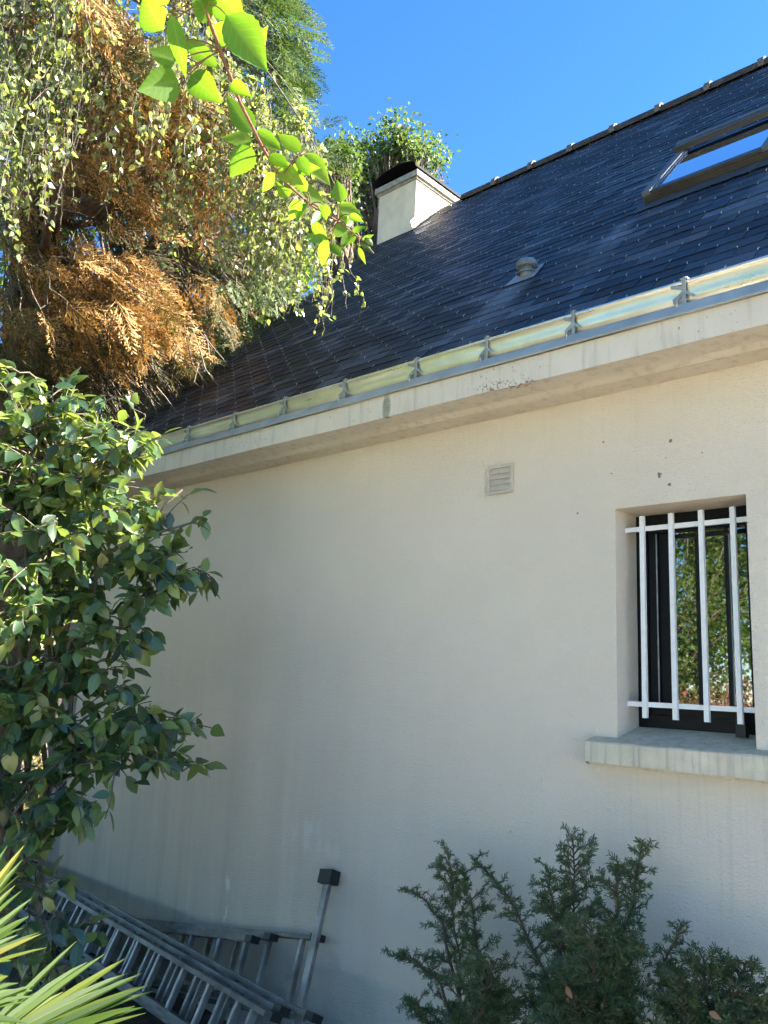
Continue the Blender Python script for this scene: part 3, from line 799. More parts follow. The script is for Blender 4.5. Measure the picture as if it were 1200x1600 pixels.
# ------------------------------------------------------------------ pier, low wall, hedge beyond the corner
pz = 2.05
pier = MB()
for k in range(9):
    z0_ = -.6 + k * .29
    pier.box((-6.965 + .003 * math.sin(k * 3), .012, z0_), (-6.70 - .003 * math.cos(k * 2), .30 + .003 * math.cos(k), z0_ + .286))
tag(pier.build('garden_pier', M['block']), 'grey block pier standing against the far corner of the house', 'pier')
lw = MB(); lz = Wy(50, 1316, .3)[2]
for r in range(2):
    for k in range(10):
        xa = -13 + k * .6 + (.3 if r else 0)
        lw.box((xa + .004, .03 + .003 * math.sin(k * 5 + r), lz - .28 * (2 - r) + .003), (xa + .595 if xa + .595 < -6.98 else -6.98, .22, lz - .28 * (1 - r) - .003))
tag(lw.build('low_wall', M['block']), 'low grey block wall running out from the pier below the sunny hedge', 'wall')

# ------------------------------------------------------------------ leaf templates
def leaf_t(wid, fold=.15, curl=.15, rows=((0.0, .0), (.12, .55), (.35, 1.0), (.6, .86), (.82, .45), (1.0, 0.0)), twist=0.0):
    """unit-length leaf along +x, normal +z"""
    V = []; ids = []
    for t_, h in rows:
        z0_ = -curl * t_ * t_
        if h == 0: V.append((t_, 0, z0_)); ids.append((len(V) - 1,))
        else:
            y = wid / 2 * h
            V += [(t_, -y, z0_ + fold * y * 1.0 - twist * y * t_), (t_, 0, z0_), (t_, y, z0_ + fold * y + twist * y * t_)]; ids.append((len(V) - 3, len(V) - 2, len(V) - 1))
    Q, T = [], []
    for a, b2 in zip(ids[:-1], ids[1:]):
        if len(a) == 1 and len(b2) == 3: T += [[a[0], b2[0], b2[1]], [a[0], b2[1], b2[2]]]
        elif len(a) == 3 and len(b2) == 3: Q += [[a[0], b2[0], b2[1], a[1]], [a[1], b2[1], b2[2], a[2]]]
        else: T += [[a[0], b2[0], a[1]], [a[1], b2[0], a[2]]]
    return np.array(V, float), np.array(Q, int).reshape(-1, 4), np.array(T, int).reshape(-1, 3)


def frames(D, Nn, L):
    """axes from direction D, approximate normal Nn, length L -> (k,3,3)"""
    D = D / np.linalg.norm(D, axis=1)[:, None]
    Yv = np.cross(Nn, D); Yv /= np.maximum(np.linalg.norm(Yv, axis=1), 1e-6)[:, None]
    Zv = np.cross(D, Yv)
    return np.stack([D, Yv, Zv], 2) * np.asarray(L)[:, None, None]


SMALL = leaf_t(.72, .12, .12, ((0, 0), (.25, .9), (.5, .8), (1, 0)))
TINY = (np.array([(0, 0, 0), (.42, -.34, .06), (1, 0, -.08), (.42, .34, .06)]), np.array([[0, 1, 2, 3]]), None)


def veins(me, tv):
    """store where each vertex sits on its leaf: along it, and 1 at the midrib to 0 at the edge"""
    w_ = np.abs(tv[:, 1])
    lt = tv[:, 0].astype(np.float32); lw = np.where(w_ < 1e-6, 1.0, 0.0).astype(np.float32)
    for nm_, arr in (('leaf_along', lt), ('leaf_mid', lw)):
        a_ = me.attributes.new(nm_, 'FLOAT', 'POINT'); a_.data.foreach_set('value', arr)
    return me


def rand_dirs(n, r=rng):
    v = r.normal(size=(n, 3)); return v / np.linalg.norm(v, axis=1)[:, None]


def leaf_cloud(mb, cen, rad, n, size, tmpl=TINY, droop=.3, r=rng, shell=.45):
    """leaves scattered through an ellipsoid, more of them towards its skin, in small tufts"""
    nt_ = max(1, n // 9)
    d_ = rand_dirs(nt_, r); q_ = (shell + (1 - shell) * r.random(nt_)) ** .7
    tc = np.asarray(cen) + d_ * np.asarray(rad) * q_[:, None]
    tc = np.repeat(tc, 9, 0); dd = np.repeat(d_, 9, 0); k = len(tc)
    O = tc + r.normal(0, 1, (k, 3)) * size * 1.5
    D = dd * .5 + rand_dirs(k, r) * .9 + np.array([0, 0, -droop])
    Nn = rand_dirs(k, r) * .8 + np.array([0, 0, .8])
    mb.inst(tmpl, frames(D, Nn, size * r.uniform(.7, 1.25, k)), O)


def curve(p0, p1, n=8, sag=0.0, wob=0.0, r=rng):
    t_ = np.linspace(0, 1, n)[:, None]; p0 = np.asarray(p0, float); p1 = np.asarray(p1, float)
    c_ = p0 + (p1 - p0) * t_; c_[:, 2] += (-4 * sag * t_ * (1 - t_))[:, 0]
    if wob:
        j = r.normal(0, wob, (n, 3)); j[0] = 0; j[-1] = 0; c_ += j
    return c_


def broad_tree(name, label, base, crowns, leafmat_, leaf, n, trunk_r, bark, group=None, r=rng, tmpl=TINY, cat='tree'):
    base = np.asarray(base, float)
    o = thing(name, label, cat, base, group)
    tr = MB(); top = np.asarray(crowns[0][0], float)
    path = curve(base, top, 9, 0, .06 * np.linalg.norm(top - base) / 6, r)
    tr.tube(path, np.linspace(trunk_r, trunk_r * .3, 9), 8)
    for cen, rad in crowns:
        for _ in range(7):
            e_ = np.asarray(cen) + rand_dirs(1, r)[0] * np.asarray(rad) * .8
            s_ = path[r.integers(3, 8)]
            tr.tube(curve(s_, e_, 6, -.1, .08, r), np.linspace(trunk_r * .3, trunk_r * .05, 6), 5)
    tr.build('trunk', bark, o, smooth=True)
    cr = MB(); vol = sum(np.prod(rad) ** (2 / 3) for _, rad in crowns)
    for cen, rad in crowns:
        leaf_cloud(cr, cen, rad, int(n * np.prod(rad) ** (2 / 3) / vol), leaf, tmpl, .3, r)
    cr.build('crown', leafmat_, o, kind='stuff')
    return o


def blobs(cen, rad, k, r, f=.5):
    """break one crown into k overlapping lumps"""
    out = []
    for _ in range(k):
        d_ = rand_dirs(1, r)[0]
        out.append((np.asarray(cen) + d_ * np.asarray(rad) * r.uniform(.35, .75), np.asarray(rad) * r.uniform(f * .7, f * 1.15)))
    return out


# hedge beyond the corner, lit by the sun
hr = np.random.default_rng(5)
hc = P(30, 1235, 13.5)
hd = thing('hedge', 'sunlit yellowing hedge glimpsed beyond the house corner above the low wall', 'hedge', (hc[0], hc[1], -.42))
hm = MB()
for k in range(6): leaf_cloud(hm, hc + [-1.6 + .65 * k, .5 + .35 * k - 1.2, -.1 + .1 * math.sin(k)], (.75, .8, .95), 1500, .07, TINY, .3, hr, .3)
hm.build('foliage', M['hedge'], hd, kind='stuff')
hm = MB()
for k in range(6): hm.tube(curve(hc + [-1.6 + .65 * k, .5 + .35 * k - 1.2, -.5 - hc[2]], hc + [-1.6 + .65 * k, .5 + .35 * k - 1.2, .3], 5, 0, .05, hr), [.04, .03, .03, .02, .01], 5)
hm.build('stem', M['twig'], hd)

# trees behind the house
tr_ = np.random.default_rng(21)


def far_tree(label, spec, mat, leaf, n, bark='twig', tmpl=TINY):
    crowns = []
    for (u, v, d_, ru, rv_) in spec:
        c_ = P(u, v, d_); k = d_ / FPX
        crowns.append((c_, np.array([ru * k, ru * k * .9, rv_ * k])))
    allc = []
    for c_, rad in crowns: allc += blobs(c_, rad, 6, tr_, .55)
    c0 = crowns[0][0]
    allc.sort(key=lambda e: -e[0][2])
    return broad_tree('tree', label, (c0[0] + .3, c0[1] + .5, -.45), allc, mat, leaf, n, .14, M[bark], None, tr_, tmpl)


far_tree('tall bright birch whose loose crown shows behind the chimney', [(605, 225, 15, 58, 46), (658, 238, 15, 40, 34), (585, 320, 15, 45, 80), (548, 275, 15.5, 45, 60), (560, 400, 15, 42, 50)], M['birch2'], .08, 7600, 'fir_bark')
far_tree('dark spruce top between the drooping birch and the chimney', [(525, 260, 12, 26, 38), (520, 330, 12, 30, 60)], M['fir'], .07, 2500, 'fir_bark')
far_tree('bright green leafy tree behind the gable verge below the conifer', [(400, 440, 13, 90, 65), (330, 520, 13, 70, 60), (450, 390, 13, 50, 60)], M['broad'], .10, 5200)
far_tree('shaded green tree low behind the far roof corner', [(270, 590, 15, 80, 70), (180, 560, 15, 80, 90), (215, 650, 14.5, 50, 60)], M['broad'], .10, 4600)
far_tree('deep green tree filling the gap behind the conifer trunk', [(60, 330, 14, 110, 190), (160, 470, 14.5, 90, 110), (70, 560, 14, 90, 120)], M['broad'], .12, 5200)
far_tree('dark laurel mass low behind the camellia', [(70, 800, 12, 110, 100), (30, 950, 12, 90, 110), (90, 980, 12.5, 70, 90), (60, 1090, 12.5, 80, 70), (100, 680, 12.5, 90, 70)], M['broad'], .13, 6500)
far_tree('thin tree behind the upper conifer branches', [(250, 130, 15, 150, 130), (100, 90, 15, 120, 110)], M['broad'], .11, 3600)

# trees behind the viewer, seen in the window pane and the gutter, two added to shade the wall
rt_ = np.random.default_rng(33)


def back_tree(label, x, y, h, rx, mat, leaf, n, name='tree', cat='tree', low=.15):
    cen = np.array([x, y, h * (.5 + low / 2)]); rad = np.array([rx, rx, h * (.5 - low / 2)])
    return broad_tree(name, label, (x, y, ground_z(x, y)), [(cen, rad * .55)] + blobs(cen, rad, 9, rt_, .5), mat, leaf, n, .16, M['twig'], 'trees mirrored in the window pane' if cat == 'tree' else None, rt_, TINY, cat)


back_tree('yellow green tree mirrored in the barred window pane', -6.6, -10.5, 5.6, 2.3, M['broad'], .085, 12000, low=.02)
back_tree('taller yellow green tree mirrored towards the window reveal edge', -3.2, -12.0, 10.5, 2.8, M['broad'], .1, 14000, low=.02)
back_tree('tall green tree mirrored as bright patches in the gutter face', -11.5, -8.5, 11.0, 3.2, M['broad'], .2, 5500)
back_tree('tall pale tree mirrored in the gutter face above the window', -7.5, -14.5, 12.0, 3.0, M['broad'], .2, 4500)
back_tree('bushy green tree added beside the gravel to shade the wall, mirrored in the far gutter end', -6.8, -4.6, 6.5, 1.9, M['broad'], .15, 5000)  # added out of view to block sky light from the far wall
back_tree('dense green tree added behind the weeping birch to shade the wall, mirrored in the middle gutter lengths', -9.0, -6.2, 8.5, 2.4, M['broad'], .17, 5000)  # also an added blocker, keeps the left of the wall darker
back_tree('tall shady tree close beyond the birch, mirrored dark in the far gutter', -10.6, -3.4, 9.0, 2.3, M['broad'], .18, 6000)
back_tree('copper brown shrub mirrored low in the barred window pane', -4.9, -8.3, 2.3, 1.2, M['red_shrub'], .06, 6000, 'shrub', 'shrub', 0)

# ------------------------------------------------------------------ conifer with dead sprays
cr_ = np.random.default_rng(7)


def spray_t(r, nb=13, sub=4):
    """flat fern-like conifer spray, unit length along +x"""
    V, Q = [], []

    def kite(p, d2, l, w_):
        p = np.array(p); d2 = nrm(d2); sd = nrm(np.cross([0, 0, 1], d2)); b0_ = len(V)
        V.extend([p, p + d2 * l * .45 - sd * w_, p + d2 * l, p + d2 * l * .45 + sd * w_]); Q.append([b0_, b0_ + 1, b0_ + 2, b0_ + 3])
    kite((0, 0, 0), (1, 0, 0), 1.0, .008)
    for i in range(nb):
        t_ = .12 + .84 * i / (nb - 1)
        for sgn in (-1, 1):
            L = (.46 * (1 - t_) ** .75 + .07) * r.uniform(.75, 1.15)
            an = sgn * r.uniform(.6, .95); d2 = np.array([math.cos(an), math.sin(an), r.normal(-.12, .16)])
            p = np.array([t_, 0, -.22 * t_ * t_]); kite(p, d2, L, .011)
            for j in range(sub):
                tt = .25 + .7 * j / sub
                a2 = an + (1 if j % 2 else -1) * r.uniform(.4, .8)
                kite(p + nrm(d2) * L * tt, (math.cos(a2), math.sin(a2), r.normal(-.1, .25)), L * .42 * (1.15 - tt), .014)
    V = np.array(V); V[:, 2] -= .1 * V[:, 0] ** 2
    return V, np.array(Q), None


SPR = [spray_t(cr_) for _ in range(5)]
tpos = P(48, 520, 8.6)
conifer = thing('conifer', 'big conifer with orange brown dead sprays and ragged hanging twigs', 'tree', (tpos[0], tpos[1], -.42))
trk = MB()
tpts = np.array([[tpos[0], tpos[1], -.6], P(40, 640, 8.55), P(45, 500, 8.55), P(62, 330, 8.7), P(80, 150, 9.0), P(105, -60, 9.4), P(125, -260, 10.2)])
tpts[0][:2] = tpts[1][:2]
trk.tube(tpts, [.27, .24, .21, .18, .15, .12, .07], 12)
trunk = trk.build('trunk', M['fir_bark'], conifer, smooth=True)

clumps = [  # u, v, dist, ru, rv, n, kind, main direction in the picture (du, dv)
    (80, 430, 8.0, 85, 50, 48, 'dead', (1, .55)), (175, 440, 7.7, 70, 55, 62, 'dead', (1, .55)), (215, 490, 7.6, 35, 30, 40, 'dead', (1, .5)),
    (30, 370, 8.0, 40, 40, 26, 'dead', (.6, .8)), (205, 265, 8.0, 75, 45, 75, 'dead', (1, .4)), (255, 225, 8.1, 40, 35, 26, 'dead', (1, .5)), (150, 210, 8.2, 45, 40, 26, 'dead', (.7, .7)),
    (122, 22, 5.6, 34, 34, 26, 'dead', (.5, .9)), (12, 14, 5.8, 26, 26, 14, 'dead', (.4, .9)), (215, 85, 6.2, 24, 48, 30, 'dead', (.5, .9)), (302, 205, 6.4, 34, 28, 26, 'dead', (1, .6)), (200, 195, 6.0, 60, 40, 40, 'dead', (.8, .7)), (165, 120, 5.9, 36, 40, 12, 'dead', (.7, .7)), (245, 165, 5.9, 32, 36, 12, 'dead', (.8, .6)), (110, 270, 6.2, 45, 34, 12, 'dead', (.9, .5)), (265, 270, 6.6, 36, 36, 26, 'dead', (1, .5)),
    (300, 150, 8.6, 40, 40, 14, 'dead', (.7, .7)), (320, 430, 8.6, 40, 35, 16, 'dead', (.6, .9)), (285, 520, 8.2, 30, 26, 12, 'dead', (.6, .9)), (340, 485, 8.4, 22, 26, 8, 'dead', (.5, 1)), (60, 250, 8.5, 50, 50, 24, 'dead', (.5, .9)), (120, 520, 7.8, 60, 34, 24, 'dead', (.9, .7)),
    (20, 470, 8.1, 40, 50, 26, 'dead', (.7, .8)), (30, 560, 8.0, 50, 50, 40, 'fir_dull', (.5, .9)), (5, 300, 8.6, 40, 60, 30, 'fir_dull', (.4, .9)), (250, 550, 8.0, 80, 50, 16, 'fir_dull', (.7, .8)), (330, 530, 8.4, 60, 40, 6, 'fir_dull', (.7, .8)),
    (418, 30, 10.0, 45, 50, 46, 'fir', (1, .3)), (436, 110, 10.0, 30, 50, 44, 'fir', (1, .4)), (424, 185, 10.0, 36, 40, 30, 'fir', (1, .5)), (375, -20, 10.0, 55, 60, 34, 'fir', (.8, -.2)), (380, 100, 10.2, 60, 80, 40, 'fir', (.9, .4)), (492, 240, 10.6, 20, 22, 10, 'fir', (1, -.3)),
    (390, 440, 9.2, 65, 50, 50, 'fir', (.6, .9)), (420, 370, 9.4, 50, 50, 34, 'fir', (.6, .9)), (340, 400, 9.2, 60, 50, 36, 'fir_dull', (.6, .9)), (400, 500, 9.2, 35, 35, 24, 'fir', (.6, .9)),
    (250, 350, 8.8, 90, 60, 46, 'fir_dull', (.8, .7)), (120, 330, 8.9, 90, 60, 40, 'fir_dull', (.6, .8)), (60, 130, 9.4, 90, 110, 46, 'fir_dull', (.5, .9)), (220, 150, 9.4, 90, 90, 46, 'fir_dull', (.6, .8)),
    (160, 550, 8.6, 80, 50, 30, 'fir_dull', (.6, .9)), (250, 590, 8.6, 60, 45, 12, 'fir_dull', (.5, .9)), (60, 560, 8.3, 70, 50, 36, 'fir_dull', (.5, .9)), (330, 300, 9.2, 70, 60, 24, 'fir_dull', (.8, .7)), (440, 290, 9.6, 45, 60, 30, 'fir_dull', (.6, .9)), (330, 30, 9.8, 60, 70, 36, 'fir_dull', (.7, .6)),
]
br = MB(); tw = MB()
acc = {k: [[] for _ in SPR] for k in ('dead', 'fir', 'fir_dull')}
for (u, v, d_, ru, rv_, n, kind, (du, dv)) in clumps:
    c_ = P(u, v, d_); k = d_ / FPX
    tcand = tpts[1:]; hgt = c_[2] + .35
    i0 = int(np.clip(np.searchsorted(tcand[:, 2], hgt), 1, len(tcand) - 1)); a, b2 = tcand[i0 - 1], tcand[i0]
    f = np.clip((hgt - a[2]) / (b2[2] - a[2]), 0, 1); st_ = a + (b2 - a) * f
    limb = curve(st_, c_, 9, -.12, .05, cr_); br.tube(limb, np.linspace(.05, .012, 9), 6)
    dirw = nrm(RX * du - UX * dv + .15 * FX)
    for _ in range(n):
        o_ = c_ + (RX * cr_.normal(0, .55) * ru + UX * cr_.normal(0, .55) * rv_) * k + FX * cr_.normal(0, .35)
        D = nrm(dirw + rand_dirs(1, cr_)[0] * .55 + np.array([0, 0, -.15]))
        Nn = nrm(rand_dirs(1, cr_)[0] * .7 + np.array([.2, -.4, .6]))
        kd = 'fir_dull' if kind == 'dead' and cr_.random() < .28 else kind
        acc[kd][cr_.integers(len(SPR))].append((o_, D, Nn, cr_.uniform(.26, .5)))
        if cr_.random() < .75:
            s_ = limb[cr_.integers(3, 9)]; tw.tube(curve(s_, o_, 5, cr_.uniform(-.05, .06), .03, cr_), np.linspace(.009, .0035, 5), 3, False)
# bare hanging twigs
for (u0, u1, v0, v1, d_, n, du, dv, L0, L1) in ((280, 420, 225, 300, 8.6, 130, 90, 55, .5, 1.0), (60, 330, 500, 620, 8.2, 150, 55, 90, .4, .9), (0, 110, 380, 540, 8.1, 90, 15, 90, .3, .7), (230, 420, 320, 420, 9.0, 70, 70, 80, .4, .8), (0, 300, 60, 300, 8.8, 110, 30, 90, .3, .7)):
    for _ in range(n):
        p0 = P(cr_.uniform(u0, u1), cr_.uniform(v0, v1), d_ + cr_.normal(0, .3)); L = cr_.uniform(L0, L1)
        dr = nrm(RX * du - UX * dv + 30 * rand_dirs(1, cr_)[0])
        tw.tube(curve(p0, p0 + dr * L, 6, cr_.uniform(-.08, .1), .02, cr_), np.linspace(.008, .002, 6), 3, False)
# a few stout dead branches
for pts in (((60, 560), (130, 530), (190, 480)), ((45, 470), (20, 330), (0, 300)), ((60, 600), (150, 590), (215, 640)), ((255, 620), (290, 560), (330, 500)), ((100, 560), (200, 560), (300, 660)), ((110, 330), (200, 330), (330, 290)), ((55, 300), (200, 300), (300, 235))):
    q_ = np.array([P(u, v, 8.4) for u, v in pts]); tt = np.linspace(0, 1, 9)[:, None]
    c_ = (1 - tt) ** 2 * q_[0] + 2 * tt * (1 - tt) * q_[1] + tt ** 2 * q_[2]
    br.tube(c_, np.linspace(.05, .015, 9), 6)
br.build('branch', M['fir_bark'], conifer, smooth=True); tw.build('twigs', M['twig'], conifer, kind='stuff')
for kind, nm in (('dead', 'dead_foliage'), ('fir', 'green_foliage'), ('fir_dull', 'faded_foliage')):
    mb = MB()
    for t_, lst in zip(SPR, acc[kind]):
        if lst: mb.inst(t_, frames(np.array([e[1] for e in lst]), np.array([e[2] for e in lst]), np.array([e[3] for e in lst])), np.array([e[0] for e in lst]))
    mb.build(nm, M[kind], conifer, kind='stuff')

# ------------------------------------------------------------------ weeping birch in front of it
wr = np.random.default_rng(17)
bbase = np.array([-5.6, -2.0, 0])
birch = thing('weeping_birch', 'weeping birch with thin hanging strands of small grey green leaves over the roof edge', 'tree', (bbase[0], bbase[1], -.2))
bt = MB()
btop = P(-160, 150, 5.4)
bt.tube(np.array([[bbase[0], bbase[1], -.4], [bbase[0], bbase[1] + .1, 1.6], btop + [-.3, 0, -.8], btop + [0, .1, .6], btop + [.3, .2, 2.2]]), [.17, .15, .12, .09, .05], 10)
bt.build('trunk', M['birch_bark'], birch, smooth=True)
limbs = []
for pts, r0 in ((((-160, 200, 5.4), (-30, 222, 5.4), (92, 230, 5.5)), .035), (((-160, 60, 5.5), (150, -160, 5.6), (330, 40, 5.7)), .03), (((-160, 40, 5.5), (260, -190, 5.8), (470, 170, 5.9)), .03), (((-160, 60, 5.5), (320, -220, 5.5), (540, 330, 5.5)), .028),
                (((-160, 120, 5.4), (60, -60, 5.2), (180, 60, 5.2)), .025), (((-160, 130, 5.4), (40, 30, 5.2), (110, 120, 5.1)), .022), (((-160, 90, 5.5), (240, -60, 5.8), (430, 210, 5.8)), .022), (((-160, 30, 5.5), (100, -140, 6), (250, 20, 6)), .025), (((-160, 0, 5.6), (-60, -120, 5.6), (20, -20, 5.6)), .022)):
    q_ = np.array([P(*e) for e in pts]); tt = np.linspace(0, 1, 13)[:, None]
    c_ = (1 - tt) ** 2 * q_[0] + 2 * tt * (1 - tt) * q_[1] + tt ** 2 * q_[2] + wr.normal(0, .012, (13, 3))
    limbs.append(c_); lb = MB(); first = len(limbs) == 1; lb.tube(c_, np.linspace(r0, r0 * .4, 13) if first else np.linspace(r0 * .5, .0025, 13), 6); lb.build('branch', M['birch_bark'] if first else M['twig'], birch, smooth=True)
strands = []
for (u0, u1, v0, v1, d_, n, L0, L1) in ((-20, 130, -60, 150, 5.3, 104, .35, .95), (110, 330, -60, 120, 5.6, 86, .35, .9), (300, 420, 40, 230, 5.8, 60, .4, .95), (400, 500, 165, 320, 5.7, 62, .35, .75), (370, 470, 230, 360, 5.8, 40, .4, .8), (490, 520, 330, 400, 5.5, 8, .35, .55), (530, 545, 385, 420, 5.5, 5, .3, .48), (0, 60, 100, 260, 5.2, 22, .3, .6), (440, 520, 290, 390, 5.6, 30, .35, .6), (250, 420, 230, 330, 5.9, 20, .3, .6)):
    for _ in range(n):
        u = wr.uniform(u0, u1); v = wr.uniform(v0, v1)
        if u > 330 and v < 60 + (u - 330) * .95 - 10: v = 60 + (u - 330) * .95 + wr.uniform(0, 60)
        strands.append((P(u, v, d_ + wr.normal(0, .18)), wr.uniform(L0, L1)))
sm = MB(); LO, LD, LN, LL = [], [], [], []
allp = np.concatenate(limbs)
for p0, L in strands:
    n = 8; sw = wr.normal(0, .06, 2)
    t_ = np.linspace(0, 1, n); drift = np.cumsum(wr.normal(0, .016, (n, 2)), 0)
    c_ = np.column_stack([p0[0] + sw[0] * np.sqrt(t_) + drift[:, 0], p0[1] + sw[1] * np.sqrt(t_) + drift[:, 1], p0[2] - L * t_])
    k = allp[np.argmin(((allp - p0) ** 2).sum(1))]
    if np.linalg.norm(k - p0) < .8: c_ = np.concatenate([curve(k, p0, 5, -.05, .01, wr)[:-1], c_])
    sm.tube(c_, np.linspace(.0038, .0014, len(c_)), 3, False)
    nl = int(L * 40)
    tt = np.sort(wr.random(nl)) * (len(c_) - 1.01)
    i_ = tt.astype(int); f = (tt - i_)[:, None]
    O = c_[i_] * (1 - f) + c_[i_ + 1] * f
    LO.append(O + wr.normal(0, .012, (nl, 3))); LD.append(wr.normal(0, .6, (nl, 3)) + [0, 0, -.8]); LN.append(rand_dirs(nl, wr)); LL.append(wr.uniform(.028, .05, nl))
sm.build('strands', M['twig'], birch, kind='stuff')
lm = MB(); lm.inst(SMALL, frames(np.concatenate(LD), np.concatenate(LN), np.concatenate(LL)), np.concatenate(LO)); lm.build('foliage', M['birch'], birch, kind='stuff')

# ------------------------------------------------------------------ camellia
kr = np.random.default_rng(29)
cbase = P(15, 1420, 4.5); cbase[2] = ground_z(*cbase[:2])
cam = thing('camellia_bush', 'glossy dark leaved camellia bush, sunlit on top, in front of the house corner', 'bush', cbase)
CT = [leaf_t(.46 + .045 * k, .28, .10 + .07 * k, ((0, 0), (.06, .07), (.2, .62), (.45, 1.0), (.7, .8), (.88, .36), (1, 0)), .1 * (k % 2)) for k in range(4)]
ccl = [(30, 610, 4.3, 45, 40, 26), (100, 640, 4.3, 60, 45, 50), (165, 680, 4.25, 50, 50, 46), (50, 700, 4.25, 70, 60, 70), (215, 720, 4.2, 36, 40, 30), (130, 760, 4.2, 80, 55, 80), (40, 800, 4.2, 60, 55, 60), (220, 790, 4.15, 50, 40, 44), (120, 850, 4.15, 70, 50, 66), (40, 890, 4.0, 50, 45, 46), (205, 870, 4.15, 45, 40, 42),
       (262, 880, 4.15, 36, 34, 38), (300, 905, 4.1, 22, 14, 16), (330, 905, 4.1, 14, 8, 8), (240, 930, 4.1, 42, 30, 34), (120, 940, 4.1, 60, 40, 46), (30, 970, 3.9, 40, 40, 34), (170, 985, 4.05, 42, 34, 32), (220, 1010, 4.0, 26, 26, 16), (80, 1030, 4.0, 60, 50, 48), (140, 1070, 4.0, 50, 40, 32), (195, 1085, 3.95, 22, 18, 8), (40, 1100, 3.9, 46, 46, 40), (110, 1140, 3.9, 60, 40, 46),
       (185, 1140, 3.85, 34, 30, 22), (235, 1130, 3.85, 34, 22, 26), (272, 1140, 3.85, 24, 20, 18), (262, 1180, 3.85, 32, 26, 24), (205, 1190, 3.8, 40, 28, 26), (120, 1195, 3.8, 46, 30, 28), (15, 1170, 3.8, 24, 40, 16), (100, 1250, 3.75, 40, 26, 20), (20, 1250, 3.8, 20, 40, 10), (140, 1265, 3.75, 14, 12, 5), (35, 1310, 3.75, 22, 16, 8), (285, 1205, 3.85, 14, 14, 6), (55, 590, 4.3, 40, 16, 8), (240, 700, 4.2, 14, 16, 8), (285, 765, 4.15, 16, 8, 4), (305, 815, 4.15, 16, 8, 4),
       (-90, 700, 4.2, 90, 90, 110), (-110, 880, 4.1, 90, 90, 110), (-100, 1050, 4.0, 90, 90, 110), (-90, 1220, 3.9, 90, 90, 100), (-260, 760, 4.2, 110, 110, 120), (-280, 980, 4.1, 110, 110, 120), (-260, 1200, 4.0, 110, 110, 110),  # unseen clumps outside the view, added to block light from the wall
       (60, 660, 4.5, 80, 60, 60), (70, 780, 4.5, 80, 70, 70), (140, 820, 4.5, 70, 60, 50), (60, 920, 4.4, 70, 70, 60), (60, 1060, 4.3, 60, 60, 50),
       (90, 1290, 3.9, 40, 24, 12), (40, 1350, 3.9, 30, 24, 10), (10, 1390, 3.9, 30, 34, 14),
       (55, 1400, 3.6, 26, 30, 9), (75, 1460, 3.55, 26, 26, 12), (40, 1500, 3.5, 30, 30, 12), (95, 1530, 3.5, 26, 26, 12), (60, 1570, 3.5, 34, 26, 12), (120, 1465, 3.55, 16, 14, 5)]
stem = MB(); fork = P(75, 1190, 4.05)
mains = [curve(cbase + [kr.normal(0, .06), kr.normal(0, .06), 0], P(*e), 9, -.05, .02, kr) for e in ((85, 900, 4.45), (75, 780, 4.5), (150, 900, 4.45), (40, 850, 4.5), (110, 1000, 4.3))]
for c_ in mains: stem.tube(c_, np.linspace(.019, .010, 9), 7)
mp_ = np.concatenate(mains)
leaves = []
for (u, v, d_, ru, rv_, n) in ccl:
    d_ *= 1.07
    c0 = P(u, v, d_); k = d_ / FPX
    low_ = mp_[mp_[:, 2] < c0[2] + .05] if v < 1290 else mp_[:6]
    if not len(low_): low_ = mp_[:4]
    s_ = low_[np.argmin(((low_ - c0) ** 2).sum(1))]
    lim = curve(s_, c0, 7, -.04, .015, kr); stem.tube(lim, np.linspace(.011, .005, 7), 5)
    for _ in range(max(2, int(n / 2.5))):
        e_ = c0 + (RX * kr.normal(0, .55) * ru + UX * kr.normal(0, .5) * rv_) * k + FX * kr.normal(0, .2)
        q0 = lim[kr.integers(2, 7)]
        sh = curve(q0, e_, 6, -.02, .008, kr); stem.tube(sh, np.linspace(.0045, .0025, 6), 4)
        ax = nrm(sh[-1] - sh[-2])
        for j in range(6):
            tq = .35 + .65 * (j + kr.random()) / 6
            ii = min(int(tq * 5), 4); p_ = sh[ii] + (sh[ii + 1] - sh[ii]) * (tq * 5 - ii if tq * 5 - ii <= 1 else 1)
            D = nrm(ax * .6 + rand_dirs(1, kr)[0] * .85 + np.array([.08, -.12, -.30]))
            Nn = nrm(np.array([.15, -.25, .75]) + rand_dirs(1, kr)[0] * .55)
            leaves.append((p_, D, Nn, kr.uniform(.065, .12)))
stem.build('stems', M['cam_bark'], cam, smooth=True)


def vis_area(e):
    p_, D, Nn, L = e
    u, v = project(p_ + D * L * .5)
    if not (0 < u < 1200 and 0 < v < 1600): return 0
    zz = (p_ - CAM) @ FX; nn = nrm(Nn - D * (Nn @ D))
    return (L * FPX / zz) ** 2 * (abs(nn @ nrm(p_ - CAM)) + .15) * (1.6 - .35 * (np.linalg.norm(p_ - CAM) - 3.4))


ordr = sorted(range(len(leaves)), key=lambda i: -vis_area(leaves[i])); solo = set(ordr[:300])
cmesh = [veins(MB().add(*t_).mesh('leaf', True), t_[0]) for t_ in CT]
bulk = [[] for _ in CT]
for i, e in enumerate(leaves):
    k = i % len(CT); F = frames(np.array([e[1]]), np.array([e[2]]), np.array([e[3]]))[0]
    if i in solo:
        o = link('leaf', cmesh[k], M['camellia'], cam); o.matrix_parent_inverse = Matrix.Translation(-PLOC[cam.name]); place(o, F, e[0])
    else: bulk[k].append((F, e[0]))
mb = MB()
for t_, lst in zip(CT, bulk): mb.inst(t_, np.array([a for a, _ in lst]), np.array([b2 for _, b2 in lst]))
mb.build('foliage', M['camellia'], cam, smooth=True, kind='stuff')

